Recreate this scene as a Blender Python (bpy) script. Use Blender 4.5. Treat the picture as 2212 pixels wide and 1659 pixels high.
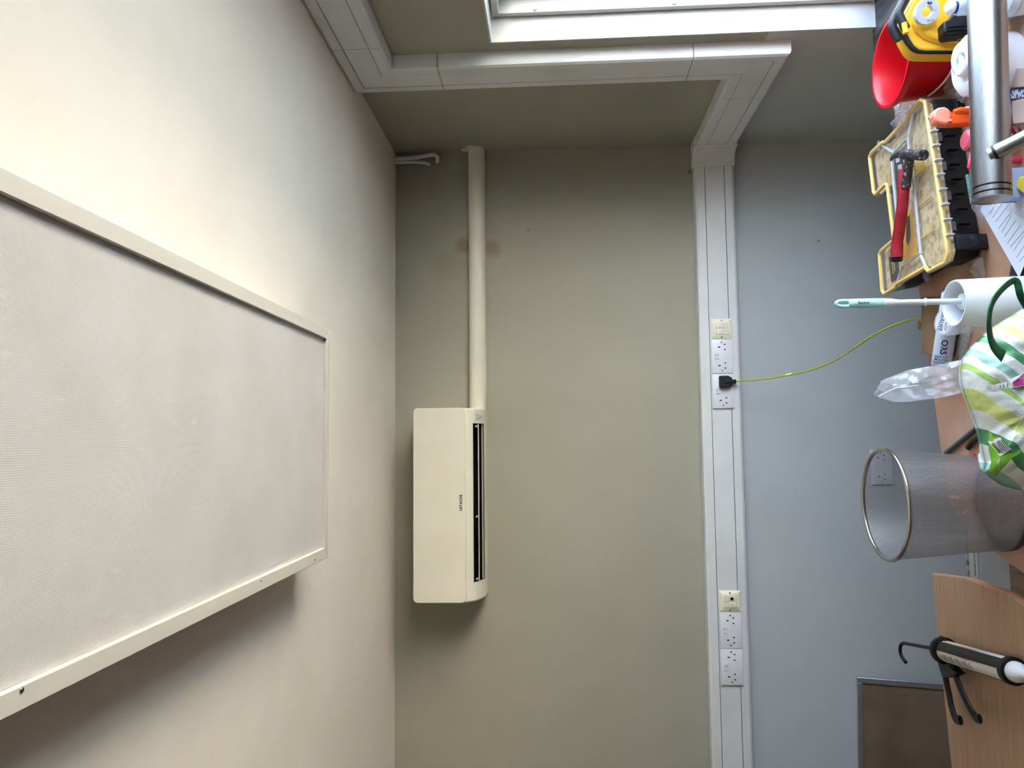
import bpy, bmesh, math, random
from mathutils import Vector, Matrix, noise
random.seed(7)
for o in list(bpy.data.objects): bpy.data.objects.remove(o)
SC = bpy.context.scene
COL = SC.collection
V = Vector

# ------------------------------------------------------------------ camera
F, YAW, PITCH, ROLL = 1650.4, .0774, .0576, -.0145
CAM = V((0, -3.3208, 1.8475))
FW = V((math.sin(YAW)*math.cos(PITCH), math.cos(YAW)*math.cos(PITCH), math.sin(PITCH)))
_r0 = V((math.cos(YAW), -math.sin(YAW), 0)); _u0 = _r0.cross(FW)
RT = math.cos(ROLL)*_r0 + math.sin(ROLL)*_u0
UP = -math.sin(ROLL)*_r0 + math.cos(ROLL)*_u0
# the photograph lies on its side: its left edge is up in the room
cd = bpy.data.cameras.new('camera'); cam = bpy.data.objects.new('camera', cd); COL.objects.link(cam)
cd.sensor_fit = 'HORIZONTAL'; cd.sensor_width = 36; cd.lens = 36*F/2212; cd.clip_start = .05
mw = Matrix((-UP, RT, -FW)).transposed().to_4x4(); mw.translation = CAM
cam.matrix_world = mw
SC.camera = cam

# ------------------------------------------------------------------ daylight and exposure
SKY, SUN, EXPOSURE = 8.4, 64.0, 0.86
w = bpy.data.worlds.new('world'); SC.world = w; w.use_nodes = True
nt = w.node_tree; bg = nt.nodes['Background']; bg.inputs[1].default_value = SKY
_tc = nt.nodes.new('ShaderNodeTexCoord'); _sp = nt.nodes.new('ShaderNodeSeparateXYZ'); _rp = nt.nodes.new('ShaderNodeValToRGB')
nt.links.new(_tc.outputs['Generated'], _sp.inputs[0]); nt.links.new(_sp.outputs['Z'], _rp.inputs[0]); nt.links.new(_rp.outputs[0], bg.inputs[0])
_rp.color_ramp.elements[0].position = 0; _rp.color_ramp.elements[0].color = (.85, .92, 1, 1)
_rp.color_ramp.elements[1].position = .8; _rp.color_ramp.elements[1].color = (.44, .65, 1, 1)
# the sun stands over the building behind the window wall and lights the pale ground outside
sl = bpy.data.lights.new('sun', 'SUN'); sl.energy = SUN; sl.angle = .009; sl.color = (1, .96, .91)
so = bpy.data.objects.new('sun', sl); COL.objects.link(so); so.location = (4, 2, 6)
so.rotation_euler = V((.65, -.2, -.73)).to_track_quat('-Z', 'Y').to_euler()
def portal(loc, rot, sx, sy):
    l = bpy.data.lights.new('window_portal', 'AREA'); l.shape = 'RECTANGLE'; l.size = sx; l.size_y = sy
    l.cycles.is_portal = True
    o = bpy.data.objects.new('window_portal', l); COL.objects.link(o); o.location = loc; o.rotation_euler = rot
    return o
SC.view_settings.view_transform = 'Standard'; SC.view_settings.look = 'None'
SC.view_settings.exposure = EXPOSURE; SC.view_settings.gamma = 1; SC.view_settings.use_curve_mapping = False

# ------------------------------------------------------------------ pixel -> room
def ray(x, y): return RT*((829.5-y)/F) - UP*((x-1106)/F) + FW
def _on(x, y, a, v):
    d = ray(x, y); return CAM + d*((v-CAM[a])/d[a])
def AX(x, y, X): return _on(x, y, 0, X)
def AY(x, y, Y): return _on(x, y, 1, Y)
def AZ(x, y, Z): return _on(x, y, 2, Z)

# ------------------------------------------------------------------ materials
def s(r, g, b):
    f = lambda c: (c/255/12.92) if c/255 <= .04045 else ((c/255+.055)/1.055)**2.4
    return (f(r), f(g), f(b), 1)
MATS = {}
def mat(name, col, rough=.5, metal=0, col2=None, scale=8, lo=.4, hi=.65, bump=0, bscale=300, trans=0, alpha=1, spec=.5, ior=1.45, stretch=None, detail=4, sss=0):
    m = bpy.data.materials.new(name); m.use_nodes = True; MATS[name] = m
    nt = m.node_tree; n = nt.nodes; L = nt.links; p = n['Principled BSDF']
    p.inputs['Base Color'].default_value = col; p.inputs['Roughness'].default_value = rough
    p.inputs['Metallic'].default_value = metal; p.inputs['Transmission Weight'].default_value = trans
    p.inputs['Specular IOR Level'].default_value = spec; p.inputs['IOR'].default_value = ior
    p.inputs['Alpha'].default_value = alpha
    tc = n.new('ShaderNodeTexCoord')
    src = tc.outputs['Object']
    if stretch:
        mp = n.new('ShaderNodeMapping'); mp.inputs['Scale'].default_value = stretch
        L.new(src, mp.inputs[0]); src = mp.outputs[0]
    if col2:
        nz = n.new('ShaderNodeTexNoise'); nz.inputs['Scale'].default_value = scale; nz.inputs['Detail'].default_value = detail
        L.new(src, nz.inputs['Vector'])
        r = n.new('ShaderNodeValToRGB'); r.color_ramp.elements[0].position = lo; r.color_ramp.elements[1].position = hi
        r.color_ramp.elements[0].color = col; r.color_ramp.elements[1].color = col2
        L.new(nz.outputs['Fac'], r.inputs[0]); L.new(r.outputs[0], p.inputs['Base Color'])
    if bump:
        nb = n.new('ShaderNodeTexNoise'); nb.inputs['Scale'].default_value = bscale; nb.inputs['Detail'].default_value = 3
        L.new(src, nb.inputs['Vector'])
        b = n.new('ShaderNodeBump'); b.inputs['Strength'].default_value = bump; b.inputs['Distance'].default_value = .002
        L.new(nb.outputs['Fac'], b.inputs['Height']); L.new(b.outputs[0], p.inputs['Normal'])
    return m
def film_mat(name, tint, gloss=.25, rough=.12, haze=.15, bump=0):
    """thin clear plastic: see-through with sheen and a little haze"""
    m = bpy.data.materials.new(name); m.use_nodes = True; MATS[name] = m
    nt = m.node_tree; n = nt.nodes; L = nt.links; n.remove(n['Principled BSDF'])
    out = n['Material Output']
    t = n.new('ShaderNodeBsdfTransparent'); t.inputs[0].default_value = tint
    g = n.new('ShaderNodeBsdfGlossy'); g.inputs['Roughness'].default_value = rough
    d = n.new('ShaderNodeBsdfTranslucent'); d.inputs[0].default_value = (.8, .82, .86, 1)
    d2 = n.new('ShaderNodeBsdfDiffuse'); d2.inputs[0].default_value = (.8, .82, .86, 1)
    md = n.new('ShaderNodeMixShader'); L.new(d.outputs[0], md.inputs[1]); L.new(d2.outputs[0], md.inputs[2])
    m1 = n.new('ShaderNodeMixShader'); m1.inputs[0].default_value = haze
    L.new(t.outputs[0], m1.inputs[1]); L.new(md.outputs[0], m1.inputs[2])
    lw = n.new('ShaderNodeLayerWeight'); lw.inputs[0].default_value = .4
    pw = n.new('ShaderNodeMath'); pw.operation = 'POWER'; pw.inputs[1].default_value = 3; L.new(lw.outputs['Facing'], pw.inputs[0])
    ma = n.new('ShaderNodeMath'); ma.operation = 'MULTIPLY_ADD'; ma.inputs[1].default_value = gloss; ma.inputs[2].default_value = .05; L.new(pw.outputs[0], ma.inputs[0])
    m2 = n.new('ShaderNodeMixShader'); L.new(ma.outputs[0], m2.inputs[0])
    L.new(m1.outputs[0], m2.inputs[1]); L.new(g.outputs[0], m2.inputs[2]); L.new(m2.outputs[0], out.inputs[0])
    return m

mat('unseen_wall_dark', s(92, 84, 76), .7, col2=s(80, 72, 64), scale=4)  # invented dark finish for the two unseen walls, lowers the bounce light
mat('ceiling_paint', s(246, 238, 226), .85, col2=s(241, 232, 219), scale=3, bump=.12, bscale=180)
mat("paving", s(208, 195, 173), .9)
mat('trunk_white', s(226, 226, 226), .42, col2=s(219, 219, 219), scale=5)
mat('plastic_white', s(226, 226, 228), .35)
mat('socket_white', s(232, 231, 236), .35)
mat('cream', s(244, 240, 214), .4)
mat('cream_dark', s(228, 218, 178), .45)
mat('ac_white', s(236, 231, 216), .4, col2=s(231, 226, 210), scale=4)
mat('black', s(14, 14, 15), .45)
mat('black_dust', s(20, 20, 24), .5, col2=s(70, 70, 72), scale=60, lo=.55, hi=.8)
mat('slot_black', s(6, 6, 6), .7)
mat('alu', s(196, 198, 202), .38, metal=.85)
mat('alu_white', s(216, 211, 200), .45, metal=.0)
mat('steel', s(176, 174, 171), .34, metal=1, col2=s(162, 160, 158), scale=40, stretch=(1, 12, 12))
mat('screw', s(150, 150, 150), .35, metal=1)
mat('skirting', s(206, 204, 196), .5, col2=s(190, 186, 178), scale=9, lo=.5, hi=.75)
mat('skirting_worn', s(140, 112, 92), .7, col2=s(205, 202, 195), scale=30, lo=.4, hi=.6)
mat('floor_wood', s(146, 122, 96), .6, col2=s(112, 90, 68), scale=6, stretch=(8, .8, 8), bump=.2, bscale=60)
mat('desk_top', s(178, 134, 106), .42, col2=s(196, 164, 146), scale=5, lo=.45, hi=.75, bump=.05, bscale=90, detail=7)
mat('desk_beech', s(180, 146, 114), .45, col2=s(168, 132, 102), scale=6, stretch=(1, 16, 16), detail=5)
mat('desk_edge', s(214, 154, 122), .4)
mat('hardboard', s(124, 104, 84), .8, col2=s(110, 92, 74), scale=5, bump=.1)
mat('cardboard', s(140, 108, 78), .85, col2=s(126, 96, 68), scale=12)
mat('cardboard_light', s(196, 176, 160), .85, col2=s(180, 160, 146), scale=10)
mat('sill_wood', s(84, 74, 70), .5, col2=s(40, 33, 31), scale=9, lo=.35, hi=.6, stretch=(8, 1, 8))
mat('window_white', s(196, 197, 194), .4)
mat('red_plastic', s(206, 8, 28), .35)
mat('red_soft', s(232, 60, 84), .3)
mat('yellow_body', s(240, 180, 42), .4)
mat('yellow_trim', s(244, 206, 120), .4)
mat('yellow_cup', s(226, 186, 86), .5)
mat('contents', s(232, 208, 162), .7, col2=s(158, 124, 74), scale=55, lo=.45, hi=.75, bump=.6, bscale=160, detail=6)
mat('lid_rib', s(205, 205, 208), .3)
mat('white_gloss', s(240, 243, 248), .25)
mat('bottle_blue', s(206, 218, 234), .25)
mat('label_grey', s(206, 206, 212), .5)
mat('ink', s(28, 30, 36), .6)
mat('ink_blue', s(34, 52, 108), .6)
mat('yellow_ink', s(246, 208, 40), .5)
mat('silver_ink', s(225, 225, 225), .4)
mat('orange', s(250, 92, 24), .35)
mat('peach', s(250, 150, 124), .4)
mat('can_red', s(178, 18, 24), .3)
mat('cap_pink', s(222, 96, 112), .35)
mat('scourer', s(128, 150, 146), .95, col2=s(84, 104, 102), scale=160, bump=1, bscale=350)
mat('foam_blue', s(168, 182, 226), .9, bump=.4, bscale=500)
mat('paper', s(222, 224, 232), .7)
mat('dark_pack', s(38, 40, 46), .3, col2=s(120, 122, 128), scale=24, lo=.62, hi=.8)
mat('mint', s(168, 222, 222), .4)
mat('holder_white', s(226, 230, 234), .25)
mat('stem_white', s(222, 226, 226), .35)
mat('bristle', s(236, 238, 246), .8)
mat('cable', s(186, 190, 40), .45)
mat('cable_tie', s(206, 226, 60), .25)
mat('rubber_black', s(24, 24, 28), .55)
mat('grip_red', s(172, 30, 44), .55, col2=s(150, 24, 36), scale=40)
mat('hammer_steel', s(70, 66, 64), .55, metal=.6, col2=s(190, 186, 180), scale=120, lo=.56, hi=.72)
mat('bin_mesh', s(182, 184, 188), .36, metal=.85)
mat('bin_rim', s(186, 186, 182), .25, metal=1)
mat('bin_base', s(98, 96, 94), .4, metal=.5)
mat('handle_green', s(26, 96, 52), .35, col2=s(16, 62, 38), scale=40)
mat('rod_grey', s(82, 84, 90), .6)
mat('rod_brown', s(48, 40, 36), .6)
mat('pink', s(220, 30, 110), .5)
mat('cartridge_white', s(230, 228, 222), .35)
mat('gold_ink', s(212, 172, 60), .5)
mat('grey_ink', s(120, 120, 118), .6)
mat('sealant_white', s(216, 226, 240), .3, col2=s(206, 218, 232), scale=20)
mat('plaster', s(214, 208, 196), .9)
mat('print_blue', s(40, 70, 160), .5, col2=s(220, 226, 240), scale=90, lo=.45, hi=.5)
mat('yellow_pack', s(226, 196, 30), .4)
mat('grey_knit', s(176, 170, 160), .9, col2=s(140, 134, 126), scale=60, stretch=(1, 6, 6))
film_mat('film', (.97, .98, 1, 1), .3, .16, .26)
film_mat('film_dim', (.93, .94, .96, 1), .25, .2, .36)
film_mat('lid_clear', (.985, .98, .96, 1), .18, .12, .06)
film_mat('glass', (.97, .99, 1, 1), .1, .0, .0)

# ------------------------------------------------------------------ mesh helpers
ORG = {}
def frame(o, ex, ey):
    ex = V(ex).normalized(); ey = V(ey); ey = (ey-ex*ey.dot(ex)).normalized(); ez = ex.cross(ey)
    m = Matrix((ex, ey, ez)).transposed().to_4x4(); m.translation = V(o); return m
class B:
    def __init__(s_): s_.v = []; s_.f = []
    def add(s_, vs, fs):
        k = len(s_.v); s_.v += [V(q) for q in vs]; s_.f += [[i+k for i in f] for f in fs]; return s_
    def box(s_, c, d, M=None, bev=0):
        bm = bmesh.new(); bmesh.ops.create_cube(bm, size=1)
        for q in bm.verts: q.co = V((q.co.x*d[0], q.co.y*d[1], q.co.z*d[2]))
        if bev: bmesh.ops.bevel(bm, geom=bm.edges[:], offset=bev, segments=2, affect='EDGES', profile=.5)
        bm.verts.index_update()
        T = Matrix.Translation(V(c)); T = (M @ T) if M else T
        s_.add([T @ q.co for q in bm.verts], [[q.index for q in f.verts] for f in bm.faces]); bm.free(); return s_
    def prism(s_, poly, h0, h1, M=None, top=None):
        n = len(poly); top = top or poly
        vs = [V((p[0], p[1], h0)) for p in poly]+[V((p[0], p[1], h1)) for p in top]
        if M: vs = [M @ q for q in vs]
        a = sum(poly[i][0]*poly[(i+1) % n][1]-poly[(i+1) % n][0]*poly[i][1] for i in range(n))
        fs = [list(range(n))[::-1], list(range(n, 2*n))]+[[i, (i+1) % n, n+(i+1) % n, n+i] for i in range(n)]
        if a < 0: fs = [f[::-1] for f in fs]
        return s_.add(vs, fs)
    def tube(s_, pts, r, seg=12, cap=True, closed=False, flat=None):
        pts = [V(p) for p in pts]; n = len(pts); rs = r if isinstance(r, (list, tuple)) else [r]*n
        T = []
        for i in range(n):
            a = pts[i-1] if (i or closed) else pts[0]; b = pts[(i+1) % n] if (i < n-1 or closed) else pts[-1]
            T.append((b-a).normalized())
        nr = T[0].orthogonal().normalized() if flat is None else (V(flat)-T[0]*V(flat).dot(T[0])).normalized()
        vs = []; fs = []
        for i in range(n):
            nr = (nr-T[i]*nr.dot(T[i]))
            nr = nr.normalized() if nr.length > 1e-6 else T[i].orthogonal().normalized()
            bn = T[i].cross(nr)
            ra, rb = rs[i] if isinstance(rs[i], (tuple, list)) else (rs[i], rs[i])
            for k in range(seg):
                t = 2*math.pi*k/seg; vs.append(pts[i]+nr*(ra*math.cos(t))+bn*(rb*math.sin(t)))
        m = n if closed else n-1
        for i in range(m):
            for k in range(seg):
                j = (i+1) % n; fs.append([i*seg+k, i*seg+(k+1) % seg, j*seg+(k+1) % seg, j*seg+k])
        if cap and not closed: fs += [list(range(seg))[::-1], list(range((n-1)*seg, n*seg))]
        return s_.add(vs, fs)
    def lathe(s_, prof, M=None, seg=40, sx=1, sy=1):
        vs = []; fs = []; n = len(prof)
        for r, z in prof:
            for k in range(seg):
                t = 2*math.pi*k/seg; vs.append(V((r*math.cos(t)*sx, r*math.sin(t)*sy, z)))
        for i in range(n-1):
            for k in range(seg): fs.append([i*seg+k, i*seg+(k+1) % seg, (i+1)*seg+(k+1) % seg, (i+1)*seg+k])
        if prof[0][0] > 0 and prof[0] != prof[-1]: fs.append(list(range(seg))[::-1])
        if prof[-1][0] > 0 and prof[0] != prof[-1]: fs.append(list(range((n-1)*seg, n*seg)))
        if M: vs = [M @ q for q in vs]
        return s_.add(vs, fs)
    def grid(s_, fn, nu, nv):
        vs = [fn(i/nu, j/nv) for j in range(nv+1) for i in range(nu+1)]; w_ = nu+1
        return s_.add(vs, [[j*w_+i, j*w_+i+1, (j+1)*w_+i+1, (j+1)*w_+i] for j in range(nv) for i in range(nu)])
    def sphere(s_, c, r, M=None, seg=20):
        pr = [(max(1e-5, math.sin(math.pi*i/10)), -math.cos(math.pi*i/10)) for i in range(11)]
        S = Matrix.Translation(V(c)) @ Matrix.Diagonal(V((r[0], r[1], r[2], 1)) if isinstance(r, (tuple, list)) else V((r, r, r, 1)))
        return s_.lathe(pr, (M @ S) if M else S, seg)
def mesh(name, b, m, ang=.6, shift=None):
    me = bpy.data.meshes.new(name)
    vs = [shift @ q for q in b.v] if shift else b.v
    me.from_pydata([tuple(q) for q in vs], [], b.f)
    bm = bmesh.new(); bm.from_mesh(me)
    bmesh.ops.remove_doubles(bm, verts=bm.verts[:], dist=2e-6)
    bmesh.ops.dissolve_degenerate(bm, edges=bm.edges[:], dist=1e-7)
    bm.to_mesh(me); bm.free()
    me.polygons.foreach_set('use_smooth', [True]*len(me.polygons)); me.set_sharp_from_angle(angle=ang)
    me.materials.append(MATS[m]); me.update(); return me
def link(name, me, parent=None):
    o = bpy.data.objects.new(name, me); COL.objects.link(o)
    if parent: o.parent = parent; ORG[o.name] = ORG[parent.name]
    else: ORG[o.name] = Matrix()
    return o
def part(name, b, m, parent, label=None, bev=0, ang=.6, local=False, kind=None, segs=2):
    """mesh built in room coordinates (or in the thing's own, local=True), child of parent"""
    o = link(name, mesh(name, b, m, ang, None if local else ORG[parent.name].inverted()), parent)
    if label: o['label'] = label
    if kind: o['kind'] = kind
    if bev:
        d = o.modifiers.new('bevel', 'BEVEL'); d.width = bev; d.segments = segs; d.limit_method = 'ANGLE'; d.angle_limit = .6
    return o
def thing(name, label, cat, loc=(0, 0, 0), M=None, group=None):
    o = bpy.data.objects.new(name, None); COL.objects.link(o); o.empty_display_size = .05
    mm = M.copy() if M else Matrix.Translation(V(loc)); o.matrix_world = mm; ORG[o.name] = mm
    o['label'] = label; o['category'] = cat
    if group: o['group'] = group
    return o
def single(name, b, m, label, cat, loc=None, bev=0, group=None, kind=None, ang=.6):
    """a thing that is one mesh, origin at its base"""
    lo = V(loc) if loc is not None else V((sum(q.x for q in b.v)/len(b.v), sum(q.y for q in b.v)/len(b.v), min(q.z for q in b.v)))
    o = link(name, mesh(name, b, m, ang, Matrix.Translation(-lo))); o.location = lo; ORG[o.name] = Matrix.Translation(lo)
    o['label'] = label; o['category'] = cat
    if group: o['group'] = group
    if kind: o['kind'] = kind
    if bev:
        d = o.modifiers.new('bevel', 'BEVEL'); d.width = bev; d.segments = 2; d.limit_method = 'ANGLE'; d.angle_limit = .6
    return o
def struct(name, b, m, parent=None, label=None, cat=None, bev=0, ang=.6):
    o = link(name, mesh(name, b, m, ang), parent)
    if not parent: o['kind'] = 'structure'; o['label'] = label; o['category'] = cat
    if bev:
        d = o.modifiers.new('bevel', 'BEVEL'); d.width = bev; d.segments = 2; d.limit_method = 'ANGLE'; d.angle_limit = .6
    return o
def dup(root, M, label, group=None):
    r = root.copy(); COL.objects.link(r); r.matrix_world = M; ORG[r.name] = M.copy(); r['label'] = label
    if group: r['group'] = group
    def kids(a, b):
        for ch in [c for c in a.children]:
            c = ch.copy(); COL.objects.link(c); c.parent = b; ORG[c.name] = M.copy(); kids(ch, c)
    kids(root, r); return r
def text(name, body, size, M, m, parent, ext=.0002, label=None, sx=1, bold=0):
    """lettering: x of M along the line, y up the letters, z out of the surface"""
    cu = bpy.data.curves.new(name, 'FONT'); cu.body = body; cu.size = size; cu.align_x = 'CENTER'; cu.align_y = 'CENTER'
    cu.extrude = ext; cu.offset = bold; cu.resolution_u = 3; cu.space_line = .95
    t = bpy.data.objects.new('tmp', cu); COL.objects.link(t)
    bpy.context.view_layer.update()
    me = bpy.data.meshes.new_from_object(t.evaluated_get(bpy.context.evaluated_depsgraph_get()))
    bpy.data.objects.remove(t); bpy.data.curves.remove(cu)
    me.transform(Matrix.Diagonal(V((sx, 1, 1, 1)))); me.transform(ORG[parent.name].inverted() @ M)
    me.materials.clear(); me.materials.append(MATS[m])
    o = link(name, me, parent)
    if label: o['label'] = label
    return o
def nz(p, sc=1.0): return noise.noise(V(p)*sc)

# ================================================================== ROOM
XR, H, XL, YB = 1.3048, 2.5547, -3.0, -6.2
WY0, WY1, WZ0, WZ1 = -.925, -3.15, .815, 2.048          # window opening in the right wall
RV = .22                                                # wall thickness
def wall_material():
    m = mat('wall_paint', s(188, 187, 182), .8, bump=.10, bscale=220)
    nt = m.node_tree; n = nt.nodes; L = nt.links; p = n['Principled BSDF']
    tc = n.new('ShaderNodeTexCoord')
    nn = n.new('ShaderNodeTexNoise'); nn.inputs['Scale'].default_value = 2.2; nn.inputs['Detail'].default_value = 5
    L.new(tc.outputs['Object'], nn.inputs['Vector'])
    r = n.new('ShaderNodeValToRGB'); r.color_ramp.elements[0].position = .35; r.color_ramp.elements[1].position = .7
    r.color_ramp.elements[0].color = s(167, 164, 149); r.color_ramp.elements[1].color = s(161, 158, 143)
    L.new(nn.outputs['Fac'], r.inputs[0])
    # two paints meet behind the trunking: warm grey above, cool grey below
    r2 = n.new('ShaderNodeValToRGB'); r2.color_ramp.elements[0].position = .35; r2.color_ramp.elements[1].position = .7
    r2.color_ramp.elements[0].color = s(194, 197, 197); r2.color_ramp.elements[1].color = s(188, 191, 191); L.new(nn.outputs['Fac'], r2.inputs[0])
    sz = n.new('ShaderNodeSeparateXYZ'); L.new(tc.outputs['Object'], sz.inputs[0])
    gt = n.new('ShaderNodeMath'); gt.operation = 'GREATER_THAN'; gt.inputs[1].default_value = 1.15; L.new(sz.outputs['Z'], gt.inputs[0])
    mz = n.new('ShaderNodeMix'); mz.data_type = 'RGBA'; L.new(gt.outputs[0], mz.inputs['Factor']); L.new(r2.outputs[0], mz.inputs['A']); L.new(r.outputs[0], mz.inputs['B'])
    last = mz.outputs['Result']
    # water stains around the duct and a few scuffs, with shapes of their own
    for c, rad, col, k in [(AY(1004, 533, 0), .05, s(128, 92, 62), .55), (AY(965, 575, 0), .09, s(158, 134, 112), .35),
                           (AY(1064, 536, 0), .05, s(138, 106, 78), .45), (AY(1142, 497, 0), .008, s(110, 108, 104), .6),
                           (AY(1175, 1040, 0), .03, s(165, 163, 154), .3), (AY(1768, 520, 0), .007, s(90, 88, 86), .7),
                           (AY(1840, 660, 0), .01, s(130, 128, 126), .6), (AY(1490, 372, 0), .012, s(90, 70, 50), .7)]:
        sb = n.new('ShaderNodeVectorMath'); sb.operation = 'SUBTRACT'; sb.inputs[1].default_value = c
        L.new(tc.outputs['Object'], sb.inputs[0])
        n2 = n.new('ShaderNodeTexNoise'); n2.inputs['Scale'].default_value = .9/rad*.5; L.new(tc.outputs['Object'], n2.inputs['Vector'])
        ln = n.new('ShaderNodeVectorMath'); ln.operation = 'LENGTH'; L.new(sb.outputs[0], ln.inputs[0])
        ad = n.new('ShaderNodeMath'); ad.operation = 'MULTIPLY_ADD'; ad.inputs[1].default_value = rad*1.2; ad.inputs[2].default_value = -rad*.6
        L.new(n2.outputs['Fac'], ad.inputs[0])
        a2 = n.new('ShaderNodeMath'); a2.operation = 'ADD'; L.new(ln.outputs['Value'], a2.inputs[0]); L.new(ad.outputs[0], a2.inputs[1])
        mr = n.new('ShaderNodeMapRange'); mr.inputs['From Min'].default_value = rad; mr.inputs['From Max'].default_value = rad*.35
        mr.inputs['To Min'].default_value = 0; mr.inputs['To Max'].default_value = k; L.new(a2.outputs[0], mr.inputs['Value'])
        mx = n.new('ShaderNodeMix'); mx.data_type = 'RGBA'; L.new(mr.outputs[0], mx.inputs['Factor'])
        L.new(last, mx.inputs['A']); mx.inputs['B'].default_value = col; last = mx.outputs['Result']
    L.new(last, p.inputs['Base Color'])
wall_material()
struct('floor', B().box(((XL+XR)/2, YB/2, -.06), (XR-XL+.4, -YB+.4, .08)), 'floor_wood', label='worn brown wooden board floor under the desks', cat='floor')
FL = bpy.data.objects['floor']
pw = .118; k = 0; x = XL
while x < XR:
    w_ = min(pw, XR-x)
    struct('plank', B().box((x+w_/2, YB/2, -.01), (w_-.003, -YB, .02)), 'floor_wood', FL); x += pw
struct('ground_outside', B().box((XR+RV+15.2, -3, -.45), (30, 60, .1)), 'paving', label='pale sunlit paving outside the window', cat='ground')
struct('ceiling', B().box(((XL+XR)/2, YB/2, H+.05), (XR-XL+.4, -YB+.4, .1)), 'ceiling_paint', label='cream painted plaster ceiling above the air conditioner', cat='ceiling')
struct('wall_back', B().box(((XL+XR)/2, .1, H/2), (XR-XL+.4, .2, H)), 'wall_paint', label='grey painted wall with the air conditioner and trunking', cat='wall')
struct('wall_left', B().box((XL-.1, YB/2, H/2), (.2, -YB, H)), 'unseen_wall_dark', label='wall out of view opposite the window, darkened to cut bounced light', cat='wall')  # never in view; its dark colour is made up for stronger light contrast
b = B().box(((XL+XR)/2, YB-.1, H/2), (XR-XL+.4, .2, H))
struct('wall_rear', b, 'unseen_wall_dark', label='unseen wall behind the viewpoint, darkened to cut bounced light', cat='wall')  # out of view; dark finish added so less light bounces back
b = B(); xc = XR+RV/2
b.box((xc, (WY0+.2)/2, H/2), (RV, -WY0+.2, H)).box((xc, (WY1+YB)/2, H/2), (RV, WY1-YB, H))
b.box((xc, (WY0+WY1)/2, WZ0/2), (RV, WY0-WY1, WZ0)).box((xc, (WY0+WY1)/2, (WZ1+H)/2), (RV, WY0-WY1, H-WZ1))
struct('wall_right', b, 'wall_paint', label='grey side wall around the bright window, with white trunking', cat='wall')
portal((XR+RV+.02, (WY0+WY1)/2, (WZ0+WZ1)/2), (0, math.radians(90), 0), WZ1-WZ0, WY0-WY1)

# window: painted reveal lining, outer frame, sash, glass, screws, sill
wn = bpy.data.objects.new('window_1', None); COL.objects.link(wn); wn.location = (XR, WY0, WZ0); ORG[wn.name] = Matrix.Translation(V((XR, WY0, WZ0)))
wn['kind'] = 'structure'; wn['label'] = 'bright white framed window in the right wall'; wn['category'] = 'window'
t_ = .006
part('reveal_jamb', B().box((XR+RV/2, WY0-t_/2, (WZ0+WZ1)/2), (RV+.004, t_, WZ1-WZ0)), 'window_white', wn)
part('reveal_head', B().box((XR+RV/2, (WY0+WY1)/2, WZ1-t_/2), (RV+.004, WY0-WY1-2*t_, t_)), 'window_white', wn)
part('reveal_jamb', B().box((XR+RV/2, WY1+t_/2, (WZ0+WZ1)/2), (RV+.004, t_, WZ1-WZ0)), 'window_white', wn)
def rect_frame(x0, x1, y0, y1, z0, z1, w_):
    b = B(); xm = (x0+x1)/2; xd = x1-x0
    b.box((xm, y0-w_/2, (z0+z1)/2), (xd, w_, z1-z0)).box((xm, y1+w_/2, (z0+z1)/2), (xd, w_, z1-z0))
    b.box((xm, (y0+y1)/2, z0+w_/2), (xd, y0-y1-2*w_, w_)).box((xm, (y0+y1)/2, z1-w_/2), (xd, y0-y1-2*w_, w_)); return b
fy0, fy1, fz0, fz1 = WY0-.012, WY1+.012, WZ0+.012, WZ1-.012
FX = XR+.08
fr = part('window_frame', rect_frame(FX, FX+.13, fy0, fy1, fz0, fz1, .020), 'window_white', wn, bev=.004)
sa = part('sash', rect_frame(FX+.055, FX+.115, fy0-.021, fy1+.021, fz0+.021, fz1-.021, .045), 'window_white', wn, bev=.005)
part('mullion', B().box((FX+.085, (fy0+fy1)/2, (fz0+fz1)/2), (.058, .06, fz1-fz0-.134)), 'window_white', wn, bev=.005)
for q, (a, c) in enumerate([(fy0-.064, (fy0+fy1)/2+.029), ((fy0+fy1)/2-.029, fy1+.064)]):
    part('pane', B().box((FX+.085, (a+c)/2, (fz0+fz1)/2), (.006, a-c, fz1-fz0-.130)), 'glass', wn)
for px in [(1155, 27), (1457, 11)]:
    c = AY(px[0], px[1], fy0-.0205)
    part('screw_cap', B().lathe([(.0001, .003), (.005, .003), (.007, 0)], frame((min(max(c.x, FX+.01), FX+.05), fy0-.0200, c.z), (1, 0, 0), (0, 0, 1)), 16), 'screw', wn)
b = B().box((XR+RV/2-.03, (WY0+WY1)/2, WZ0-.012), (RV+.09, WY0-WY1+.05, .034))
part('window_sill', b, 'sill_wood', wn, 'worn dark wooden sill', bev=.006)
# skirting board along the back wall
def skirt(name, b): return b
prof = [(0, 0), (-.020, 0), (-.020, .112), (-.017, .116), (-.022, .121), (-.022, .128), (-.017, .131), (-.016, .139), (-.011, .149), (-.007, .153), (0, .153)]
def prof_run(p, x0, x1):
    b = B(); n = len(p); vs = [(x0, q[0], q[1]) for q in p]+[(x1, q[0], q[1]) for q in p]
    return b.add(vs, [list(range(n)), list(range(n, 2*n))[::-1]]+[[i, n+i, n+(i+1) % n, (i+1) % n] for i in range(n)])
sk = struct('baseboard_back', prof_run(prof, XL, XR), 'skirting', label='old off-white moulded skirting board along the back wall', cat='skirting board', ang=.3)
struct('worn_edge', B().box(((XL+XR)/2, -.004, .1565), (XR-XL, .010, .007)), 'skirting_worn', sk)
struct('worn_edge', B().box(((XL+XR)/2, -.0165, .1345), (XR-XL, .003, .0028)), 'skirting_worn', sk)

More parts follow.
